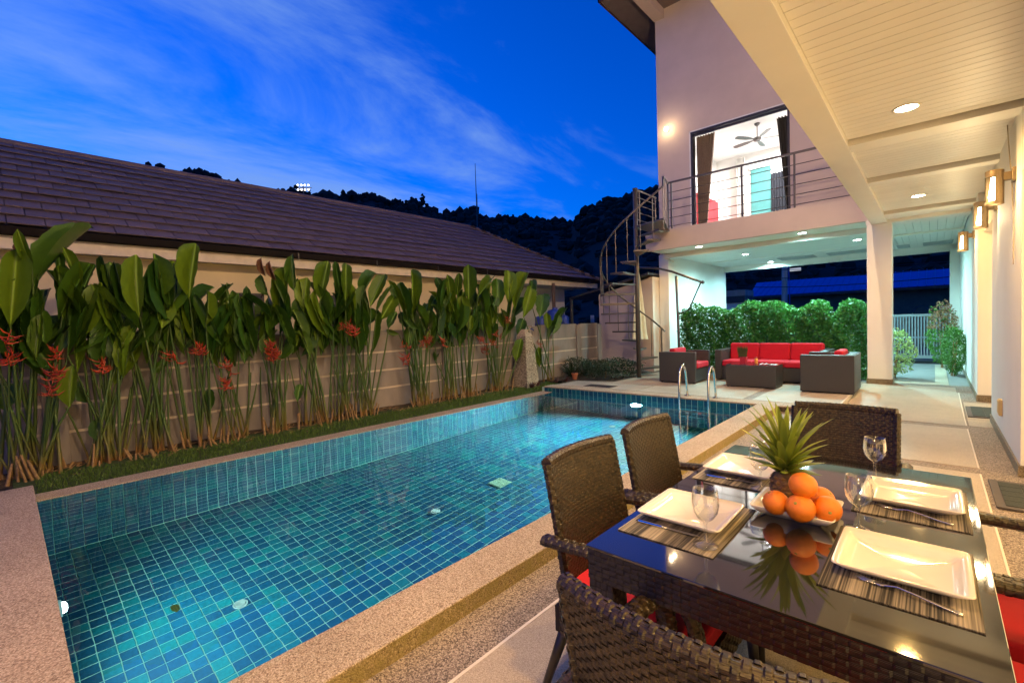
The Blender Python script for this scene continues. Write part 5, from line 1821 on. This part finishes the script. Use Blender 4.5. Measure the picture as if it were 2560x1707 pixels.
XF = scale_chair_about_cam
M['rattan_core'] = pm('dark rattan core', (.012, .009, .007), .8)
M['legdark'] = pm('dark powder coated leg', (.02, .016, .013), .4)


def woven(mb, S, N, nu, nv, amp=.0028, over=.12):
    """basket weave on the sheet S(u,v) with normal N(u,v): level straps pass over and under upright ones"""
    def P(u, v, h): return S(u, v) + N(u, v) * h
    for j in range(nv):
        for i in range(nu):
            u0, u1, v0, v1 = i / nu, (i + 1) / nu, j / nv, (j + 1) / nv
            du, dv = (u1 - u0), (v1 - v0)
            if (i + j) % 2 == 0:      # strap on top: arched patch
                ua, ub = u0 - du * over, u1 + du * over
                va, vb = v0 + dv * .08, v1 - dv * .08
                us = [ua, u0 + du * .2, u0 + du * .8, ub]
                hs = [-.0008, amp, amp, -.0008]
                vs = []
                for vv, k in ((va, .72), ((va + vb) / 2, 1.0), (vb, .72)):
                    for uu, hh in zip(us, hs):
                        vs.append(P(min(1, max(0, uu)), vv, hh * k))
                fs = []
                for r_ in range(2):
                    for c_ in range(3):
                        fs.append((r_ * 4 + c_, r_ * 4 + c_ + 1, (r_ + 1) * 4 + c_ + 1, (r_ + 1) * 4 + c_))
                mb.add(vs, fs)
            else:                     # upright strap showing between
                ua, ub = u0 + du * .03, u1 - du * .03
                vs = [P(ua, v0, .0004), P(ub, v0, .0004), P(ub, v1, .0004), P(ua, v1, .0004)]
                mid = [P(ua, (v0 + v1) / 2, amp * .5), P(ub, (v0 + v1) / 2, amp * .5)]
                mb.add([vs[0], vs[1], mid[1], mid[0], vs[2], vs[3]], [(0, 1, 2, 3), (3, 2, 4, 5)])


CW, CTOP, CSEAT = .207, .862, .40


def back_sheet(u, v, off):
    x = (u - .5) * 2 * CW * (1 + .0 * v)
    z = .30 + (CTOP - .02 - .30) * v
    y = -.225 - .085 * max(0, v) ** 1.3 + .035 * (x / CW) ** 2
    return Vector((x, y, z))


def back_n(u, v):
    e = 1e-3
    a_ = back_sheet(min(1, u + e), v, 0) - back_sheet(max(0, u - e), v, 0)
    b_ = back_sheet(u, min(1, v + e), 0) - back_sheet(u, max(0, v - e), 0)
    return a_.cross(b_).normalized() * -1          # +Y side (front)


CH = {}
fm_ = MB(); woven(fm_, lambda u, v: back_sheet(u, v, 0) + back_n(u, v) * .009, back_n, 28, 48)
woven(fm_, lambda u, v: back_sheet(u, v, 0) - back_n(u, v) * .009, lambda u, v: -back_n(u, v), 28, 48)
CH['weave'] = fm_.mesh('backrest', M['rattan'], smooth=False)
cm_ = MB()
cm_.grid(lambda u, v: back_sheet(u, v, 0) + back_n(u, v) * .0075, 10, 8)
cm_.grid(lambda u, v: back_sheet(1 - u, v, 0) - back_n(1 - u, v) * .0075, 10, 8)
CH['core'] = cm_.mesh('core', M['rattan_core'])


def braid(path, rx, ry, nseg, nrad, amp=.0034):
    """tube wrapped in checked rattan along a path; rx, ry half sizes"""
    mb = MB()
    path = [Vector(p_) for p_ in path]
    L_ = [0]
    for a_, b_ in zip(path, path[1:]): L_.append(L_[-1] + (b_ - a_).length)
    def at_(s):
        s *= L_[-1]
        for k in range(len(path) - 1):
            if s <= L_[k + 1] + 1e-9:
                f_ = (s - L_[k]) / max(1e-9, L_[k + 1] - L_[k])
                return path[k].lerp(path[k + 1], f_), (path[k + 1] - path[k]).normalized()
        return path[-1], (path[-1] - path[-2]).normalized()
    up = Vector((0, 0, 1))
    def pt(s, a_, h):
        c, tdir = at_(min(1, max(0, s)))
        side = tdir.cross(up)
        side = side.normalized() if side.length > 1e-4 else Vector((1, 0, 0))
        u2 = side.cross(tdir).normalized()
        ca, sa_ = math.cos(a_), math.sin(a_)
        return c + side * (ca * (rx + h)) + u2 * (sa_ * (ry + h))
    for i in range(nseg):
        for j in range(nrad):
            s0, s1 = i / nseg, (i + 1) / nseg
            a0, a1 = 2 * PI * j / nrad, 2 * PI * (j + 1) / nrad
            hi = (i + j) % 2 == 0
            if hi:
                sm = [s0 - .1 / nseg, s0 + .25 / nseg, s1 - .25 / nseg, s1 + .1 / nseg]; hh = [-.001, amp, amp, -.001]
                vs = []
                for aa, k in ((a0, .55), ((a0 + a1) / 2, 1), (a1, .55)):
                    for s, h in zip(sm, hh): vs.append(pt(s, aa, h * k))
                fs = [(r_ * 4 + c_, r_ * 4 + c_ + 1, (r_ + 1) * 4 + c_ + 1, (r_ + 1) * 4 + c_) for r_ in range(2) for c_ in range(3)]
                mb.add(vs, fs)
            else:
                mb.add([pt(s0, a0, 0), pt(s1, a0, 0), pt(s1, a1, 0), pt(s0, a1, 0), pt(s0, (a0 + a1) / 2, amp * .5), pt(s1, (a0 + a1) / 2, amp * .5)], [(0, 1, 5, 4), (4, 5, 2, 3)])
    for s in (0, 1):
        ring_ = [pt(s, 2 * PI * j / nrad, 0) for j in range(nrad)]
        mb.add(ring_, [tuple(range(nrad))])
    return mb


tr_path = [back_sheet(k / 16, 1.0, 0) + Vector((0, -.002, .004)) for k in range(17)]
CH['toprail'] = braid(tr_path, .017, .016, 34, 8).mesh('top_rail', M['rattan'])
for s, nm in ((0.0, 'edgeL'), (1.0, 'edgeR')):
    CH[nm] = braid([back_sheet(s, k / 12, 0) for k in range(13)], .013, .013, 34, 6).mesh('back_edge', M['rattan'])
arm_pts = [(-.235, -.27, .60), (-.24, -.1, .615), (-.245, .08, .612), (-.247, .17, .595), (-.247, .215, .55), (-.246, .235, .48), (-.24, .235, .38)]
CH['armL'] = braid(arm_pts, .026, .016, 40, 8).mesh('arm', M['rattan'])
CH['armR'] = braid([(-x, y, z) for x, y, z in arm_pts], .026, .016, 40, 8).mesh('arm', M['rattan'])
ap = MB()
for (A_, B_) in (((-.225, .235), (.225, .235)), ((.235, .225), (.235, -.22)), ((-.235, -.22), (-.235, .225))):
    A3, B3 = Vector((*A_, 0)), Vector((*B_, 0))
    nrm = (B3 - A3).cross(Vector((0, 0, 1))).normalized()
    S = lambda u, v, A3=A3, B3=B3: A3.lerp(B3, u) + Vector((0, 0, .30 + .095 * v))
    woven(ap, S, lambda u, v, nrm=nrm: nrm, 20, 6)
CH['apron'] = ap.mesh('seat_apron', M['rattan'])
CH['seatcore'] = MB().box(-.23, .23, -.24, .23, .305, .39).mesh('seat_core', M['rattan_core'])
CH['cushion'] = MB().box(-.215, .215, -.225, .225, .392, .45).mesh('cushion', M['red'], bev=.014, seg=3)
for k, (x0, y0, x1, y1) in enumerate(((-.225, .225, -.235, .24), (.225, .225, .235, .24), (-.2, -.22, -.215, -.3), (.2, -.22, .215, -.3))):
    CH['leg%d' % k] = MB().tube([(x0, y0, .31), (x1, y1, 0)], [.02, .014], 10).mesh('leg', M['legdark'], smooth=True)


XF = None


def dining_chair(label, x, y, rz):
    t_ = thing('dining_chair', label, 'chair', (x * KD, y * KD, ZT), rz, group='rattan chairs around the dining table')
    bk = link('backrest', CH['weave'], t_, True)
    link('core', CH['core'], bk, True)
    link('top_rail', CH['toprail'], t_, True)
    link('back_edge', CH['edgeL'], t_, True); link('back_edge', CH['edgeR'], t_, True)
    link('arm', CH['armL'], t_, True); link('arm', CH['armR'], t_, True)
    st_ = link('seat_apron', CH['apron'], t_, True); link('seat_core', CH['seatcore'], st_, True)
    link('cushion', CH['cushion'], t_, True)
    for k in range(4): link('leg', CH['leg%d' % k], t_, True)
    return t_


# local +Y is the sitting direction; backs at local -Y (top of back 0.31 behind centre)
dining_chair('rattan chair on the pool side of the table, nearer to the camera', -.678, 1.405, -PI / 2)
dining_chair('rattan chair on the pool side of the table, farther from the camera', -.678, 1.935, -PI / 2)
dining_chair('rattan chair at the far head of the table', -.332, 2.50, PI)
dining_chair('rattan chair at the near head of the table, its back to the camera', -.285, .935, 0)
dining_chair('nearer rattan chair on the house wall side of the table', .13, 1.42, PI / 2)
dining_chair('farther rattan chair on the house wall side of the table', .13, 1.93, PI / 2)

XF = scale_set_about_cam
TX0, TX1, TY0, TY1, TZ = -.704, .100, 1.045, 2.330, .705
tb = thing('dining_table', 'rattan dining table with a glossy black glass top', 'table', ((TX0 + TX1) / 2, (TY0 + TY1) / 2, 0))
blk = pm('black table glass', (.012, .011, .011), .03, var=.05, coat=1.0, spec=.8)
obj('glass_top', MB().box(TX0, TX1, TY0, TY1, TZ - .008, TZ), blk, tb, bev=.002)
obj('top_board', MB().box(TX0 + .004, TX1 - .004, TY0 + .004, TY1 - .004, TZ - .02, TZ - .0085), M['rattan_core'], tb)
tap = MB()
i_ = .004
for (A_, B_) in (((TX0 + i_, TY0 + i_), (TX1 - i_, TY0 + i_)), ((TX1 - i_, TY0 + i_), (TX1 - i_, TY1 - i_)), ((TX1 - i_, TY1 - i_), (TX0 + i_, TY1 - i_)), ((TX0 + i_, TY1 - i_), (TX0 + i_, TY0 + i_))):
    A3, B3 = Vector((*A_, 0)), Vector((*B_, 0))
    nrm = (B3 - A3).cross(Vector((0, 0, 1))).normalized()
    n_ = int((B3 - A3).length / .021)
    woven(tap, lambda u, v, A3=A3, B3=B3: A3.lerp(B3, u) + Vector((0, 0, TZ - .092 + .082 * v)), lambda u, v, nrm=nrm: nrm, n_, 6, amp=.002)
obj('apron', tap, M['rattan_dark'], tb)
obj('apron_core', MB().box(TX0 + .007, TX1 - .007, TY0 + .007, TY1 - .007, TZ - .09, TZ - .021), M['rattan_core'], tb)
for x in (TX0 + .042, TX1 - .042):
    for y in (TY0 + .042, TY1 - .042):
        lg = MB()
        h_ = .036
        cs = [(x - h_, y - h_), (x + h_, y - h_), (x + h_, y + h_), (x - h_, y + h_)]
        for k in range(4):
            A3, B3 = Vector((*cs[k], 0)), Vector((*cs[(k + 1) % 4], 0))
            nrm = (B3 - A3).cross(Vector((0, 0, 1))).normalized()
            woven(lg, lambda u, v, A3=A3, B3=B3: A3.lerp(B3, u) + Vector((0, 0, .01 + (TZ - .104) * v)), lambda u, v, nrm=nrm: nrm, 4, 34, amp=.0018)
        l_ = obj('leg', lg, M['rattan_dark'], tb)
        obj('leg_core', MB().box(x - h_ + .001, x + h_ - .001, y - h_ + .001, y + h_ - .001, 0, TZ - .093), M['rattan_core'], l_)

# placemats
m, t, p = newmat('woven placemat')
co = nd(t, 'ShaderNodeTexCoord'); mpn = nd(t, 'ShaderNodeMapping', {'Scale': (1.0, .012, 1.0)})
t.links.new(co.outputs['Object'], mpn.inputs[0])
n1_ = nd(t, 'ShaderNodeTexNoise', {'Scale': 240.0, 'Detail': 2}); t.links.new(mpn.outputs[0], n1_.inputs['Vector'])
n2_ = nd(t, 'ShaderNodeTexNoise', {'Scale': 24.0, 'Detail': 3}); t.links.new(mpn.outputs[0], n2_.inputs['Vector'])
ad = nd(t, 'ShaderNodeMath', operation='ADD'); t.links.new(n1_.outputs[0], ad.inputs[0]); t.links.new(n2_.outputs[0], ad.inputs[1])
cr = nd(t, 'ShaderNodeValToRGB'); e = cr.color_ramp.elements
e[0].position = .42; e[0].color = (.02, .018, .015, 1); e[1].position = .66; e[1].color = (.42, .36, .27, 1)
hv_ = nd(t, 'ShaderNodeMath', operation='MULTIPLY', ins={1: .5}); t.links.new(ad.outputs[0], hv_.inputs[0])
t.links.new(hv_.outputs[0], cr.inputs[0]); t.links.new(cr.outputs[0], p.inputs['Base Color']); p.inputs['Roughness'].default_value = .8
bn = nd(t, 'ShaderNodeBump', {'Strength': .6, 'Distance': .002}); t.links.new(n1_.outputs[0], bn.inputs['Height']); t.links.new(bn.outputs[0], p.inputs['Normal'])
M['mat'] = m
PLACES = [(-.062, 1.395, 'near right place'), (-.055, 1.925, 'far right place'), (-.545, 1.365, 'near left place'), (-.548, 1.93, 'far left place')]
for x, y, tx in PLACES:
    mb = MB(); w_, h_ = .134, .19
    mb.box(x - w_, x + w_, y - h_, y + h_, TZ + .0008, TZ + .0032)
    o = tag(obj('placemat', mb, M['mat']), 'striped woven placemat at the ' + tx, 'placemat', 'placemats on the dining table')
    rr = random.Random(int(x * 900 + y * 70))


def square_plate(x, y, hw, hd, label, name='plate', zb=TZ + .0035, cat='plate', lift=.026, group='square plates on the placemats'):
    mb = MB()
    rings = [(.62, 0.0), (.66, 0.0), (.68, .003), (.84, .011), (1.0, lift), (.985, lift + .003), (.85, .0155), (.76, .0085), (.72, .0065), (0.0, .0065)]
    n = 32
    vs, fs = [], []
    for s, z in rings:
        for k in range(n):
            a_ = 2 * PI * k / n + PI / 4
            c_, s2 = math.cos(a_), math.sin(a_)
            pw = .10                                      # rounded square
            px_ = math.copysign(abs(c_) ** pw, c_); py_ = math.copysign(abs(s2) ** pw, s2)
            sag = -.006 * (1 - min(1, 2.2 * abs(abs(c_) - abs(s2)))) * 0
            vs.append((x + px_ * hw * s, y + py_ * hd * s, zb + z))
    for i in range(len(rings) - 1):
        for k in range(n):
            k2 = (k + 1) % n
            fs.append((i * n + k, i * n + k2, (i + 1) * n + k2, (i + 1) * n + k))
    fs.append(tuple(range(n - 1, -1, -1)))
    mb.add(vs, fs)
    o = obj(name, mb, M['porcelain'], smooth=True)
    tag(o, label, cat, group)
    return o


for (x, y, tx) in ((-.058, 1.394, 'near right place'), (-.054, 1.925, 'far right place'), (-.548, 1.389, 'near left place'), (-.548, 1.93, 'far left place')):
    square_plate(x, y, .122, .122, 'square cream plate with upturned rim at the ' + tx)
square_plate(-.312, 1.615, .110, .098, 'square cream platter carrying the oranges in the middle of the table', 'fruit_platter', TZ, 'platter', .03, None)

gp = [(.0, .0015), (.031, .0015), (.032, .004), (.012, .008), (.0045, .014), (.004, .058), (.008, .066), (.022, .076), (.031, .092), (.0345, .112), (.033, .134), (.0305, .153),
      (.0295, .153), (.032, .134), (.0333, .112), (.0298, .093), (.021, .0785), (.008, .069), (0, .068)]
for (x, y, tx) in ((-.447, 1.228, 'near left'), (-.155, 1.59, 'near right'), (-.159, 2.115, 'far right'), (-.451, 1.765, 'far left')):
    g_ = thing('wine_glass', 'clear stemmed wine glass at the %s place' % tx, 'glass', (x, y, TZ + .001), group='wine glasses on the dining table')
    obj('glass', MB().lathe(gp, (x, y, TZ + (.004 if tx == 'near left' else .0005)), 32, cap=False), M['glass'], g_, smooth=True)


def fork(x0, y0, x1, y1, label):
    a_, b_ = Vector((x0, y0, TZ + .004)), Vector((x1, y1, TZ + .004))
    d_ = (b_ - a_); L_ = d_.length; d_.normalize(); s_ = Vector((-d_.y, d_.x, 0))
    t_ = thing('fork', label, 'fork', a_, group='forks on the dining table')
    def w(f, k, z): return a_ + d_ * (L_ * f) + s_ * k + Vector((0, 0, z))
    for k in range(4):
        o_ = (k - 1.5) * .0045
        obj('tine', MB().tube([w(0, o_, .006), w(.1, o_, .002), w(.22, o_, .0045)], [.0008, .0013, .0015], 5), M['chrome'], t_, smooth=True)
    hb_ = MB()
    vs, fs = [], []
    for f, wd_, z in ((.2, .0085, .004), (.27, .0085, .003), (.34, .004, .006), (.42, .0026, .010), (.6, .003, .008), (.8, .0045, .004), (.95, .0058, .003), (1.0, .004, .003)):
        vs += [w(f, -wd_, z), w(f, wd_, z), w(f, wd_ * .8, z + .0022), w(f, -wd_ * .8, z + .0022)]
    for i in range(7):
        b0_ = i * 4
        fs += [(b0_ + k, b0_ + (k + 1) % 4, b0_ + 4 + (k + 1) % 4, b0_ + 4 + k) for k in range(4)]
    fs += [(3, 2, 1, 0), (28, 29, 30, 31)]
    hb_.add(vs, fs)
    obj('handle', hb_, M['chrome'], t_, smooth=True)


def knife(x0, y0, x1, y1, label):
    a_, b_ = Vector((x0, y0, TZ + .004)), Vector((x1, y1, TZ + .004))
    d_ = (b_ - a_); L_ = d_.length; d_.normalize(); s_ = Vector((-d_.y, d_.x, 0))
    t_ = thing('knife', label, 'knife', a_, group='knives on the dining table')
    def w(f, k, z): return a_ + d_ * (L_ * f) + s_ * k + Vector((0, 0, z))
    h_ = MB(); h_.tube([w(0, 0, .003), w(.05, 0, .003), w(.4, 0, .003), w(.5, 0, .003)], [.003, .005, .0042, .003], 8)
    obj('handle', h_, M['chrome'], t_, smooth=True)
    bl_ = MB()
    pr_ = [(.5, -.003), (.6, -.006), (.9, -.007), (1.0, 0), (.95, .004), (.5, .004)]
    bl_.add([w(f, k, .0032) for f, k in pr_] + [w(f, k, .0044) for f, k in pr_], [(5, 4, 3, 2, 1, 0), (6, 7, 8, 9, 10, 11)] + [(i, (i + 1) % 6, 6 + (i + 1) % 6, 6 + i) for i in range(6)])
    obj('blade', bl_, M['chrome'], t_)


fork(-.132, 1.288, .043, 1.243, 'steel fork on the placemat of the near right place')
fork(-.13, 1.818, .041, 1.762, 'steel fork on the placemat of the far right place')
knife(-.660, 1.256, -.475, 1.262, 'steel knife on the placemat of the near left place')
knife(-.645, 1.787, -.47, 1.80, 'steel knife on the placemat of the far left place')

# oranges and pineapple


def orange(x, y, z, r_, label, rx, ry):
    mb = MB()
    n, k_ = 28, 18
    prof = []
    for i in range(k_ + 1):
        a_ = PI * i / k_
        rr_ = r_ * math.sin(a_); zz = -r_ * .97 * math.cos(a_)
        if i >= k_ - 1: zz -= .0025 * (i - k_ + 2) / 2
        prof.append((max(rr_, 0), zz))
    t_ = thing('orange', label, 'orange', (x, y, z - r_), group='oranges on the platter')
    mt = Matrix.Translation((x, y, z)) @ Matrix.Rotation(rx, 4, 'X') @ Matrix.Rotation(ry, 4, 'Y')
    mb.lathe(prof, (0, 0, 0), n)
    mb.v = [tuple(mt @ Vector(v)) for v in mb.v]
    obj('fruit', mb, M['orange'], t_, smooth=True)
    cb_ = MB().lathe([(.0055, -.001), (.004, .0025), (0, .003)], (0, 0, r_ * .97 - .003), 6)
    cb_.v = [tuple(mt @ Vector(v)) for v in cb_.v]
    obj('calyx', cb_, pm('orange calyx', (.3, .28, .06), .8), t_)


ZP = TZ + .012
orange(-.350, 1.535, ZP + .036, .036, 'leftmost orange on the platter', .2, -.5)
orange(-.284, 1.522, ZP + .039, .039, 'large orange at the front of the platter', .9, -.2)
orange(-.281, 1.545, .817, .0375, 'orange resting on top of the others', -.3, .4)
orange(-.226, 1.565, ZP + .037, .037, 'orange at the right of the platter, its stalk end turned forward', 1.5, .35)
orange(-.252, 1.635, ZP + .038, .038, 'orange half hidden at the back of the platter', .1, .8)

pn = thing('pineapple', 'small pineapple with spiky green crown behind the oranges', 'pineapple', (-.36, 1.675, TZ))
PC = Vector((-.352, 1.66, TZ + .012))
bd = MB()
prof = [(.024, 0), (.036, .012), (.041, .04), (.039, .07), (.03, .092), (.016, .1)]
bd.lathe(prof, PC, 20)
body = obj('fruit_body', bd, pm('pineapple skin', (.16, .09, .03), .6, var=.4, vs=60), pn, smooth=True)
for r_ in range(6):
    z = .012 + r_ * .014; R_ = .040 if 0 < r_ < 5 else .035
    for k in range(10):
        a_ = 2 * PI * (k + .5 * (r_ % 2)) / 10
        c = PC + Vector((R_ * math.cos(a_), R_ * math.sin(a_), z))
        o_ = Vector((math.cos(a_), math.sin(a_), .15)).normalized()
        tx_ = Vector((-math.sin(a_), math.cos(a_), 0)); up_ = o_.cross(tx_)
        eb = MB(); eb.add([c - tx_ * .011, c + up_ * .008, c + tx_ * .011, c - up_ * .008, c + o_ * .006], [(0, 1, 4), (1, 2, 4), (2, 3, 4), (3, 0, 4)])
        obj('eye', eb, pm('pineapple eye', (.22, .12, .035), .6) if (r_ == 0 and k == 0) else bpy.data.materials['pineapple eye'], body)
crown = leaf_mat('pineapple crown leaf', (.12, .19, .025), (.33, .40, .05), .4, .25)
rr = random.Random(14)
CB = PC + Vector((0, 0, .095))
N_CR = 52
for q in range(N_CR):
    f_ = q / N_CR                                       # outer low leaves first, inner tall ones last
    a_ = q * 2.39996 + rr.uniform(-.2, .2)
    e_ = rad(28 + 57 * f_ ** .7) + rr.uniform(-.1, .1)
    L_ = (.085 + .125 * min(1, f_ * 1.5)) * rr.uniform(.9, 1.12)
    w_ = .0165 * (1.1 - .35 * f_)
    d_ = Vector((math.cos(a_) * math.cos(e_), math.sin(a_) * math.cos(e_), math.sin(e_)))
    sd_ = Vector((-math.sin(a_), math.cos(a_), 0))
    b_ = CB + Vector((0, 0, .05 * f_)) + Vector((math.cos(a_), math.sin(a_), 0)) * .009 * (1 - f_)
    vs, fs = [], []
    for k in range(7):
        g_ = k / 6
        bend = -.34 * L_ * g_ * g_ * (1 - .55 * f_)
        q_ = b_ + d_ * L_ * g_ + Vector((math.cos(a_), math.sin(a_), 0)) * (L_ * .22 * g_ * g_) + Vector((0, 0, bend))
        ww = w_ * (1 - g_) ** .6 * (.8 + .5 * g_)
        cup = Vector((0, 0, 1)).cross(sd_) * 0
        nrm = sd_.cross(d_).normalized()
        vs += [q_ - sd_ * ww + nrm * ww * .5, q_, q_ + sd_ * ww + nrm * ww * .5]
    for k in range(6):
        fs += [(k * 3, k * 3 + 1, k * 3 + 4, k * 3 + 3), (k * 3 + 1, k * 3 + 2, k * 3 + 5, k * 3 + 4)]
    mb = MB(); mb.add(vs, fs)
    obj('crown_leaf', mb, crown, pn, smooth=True)

XF = None
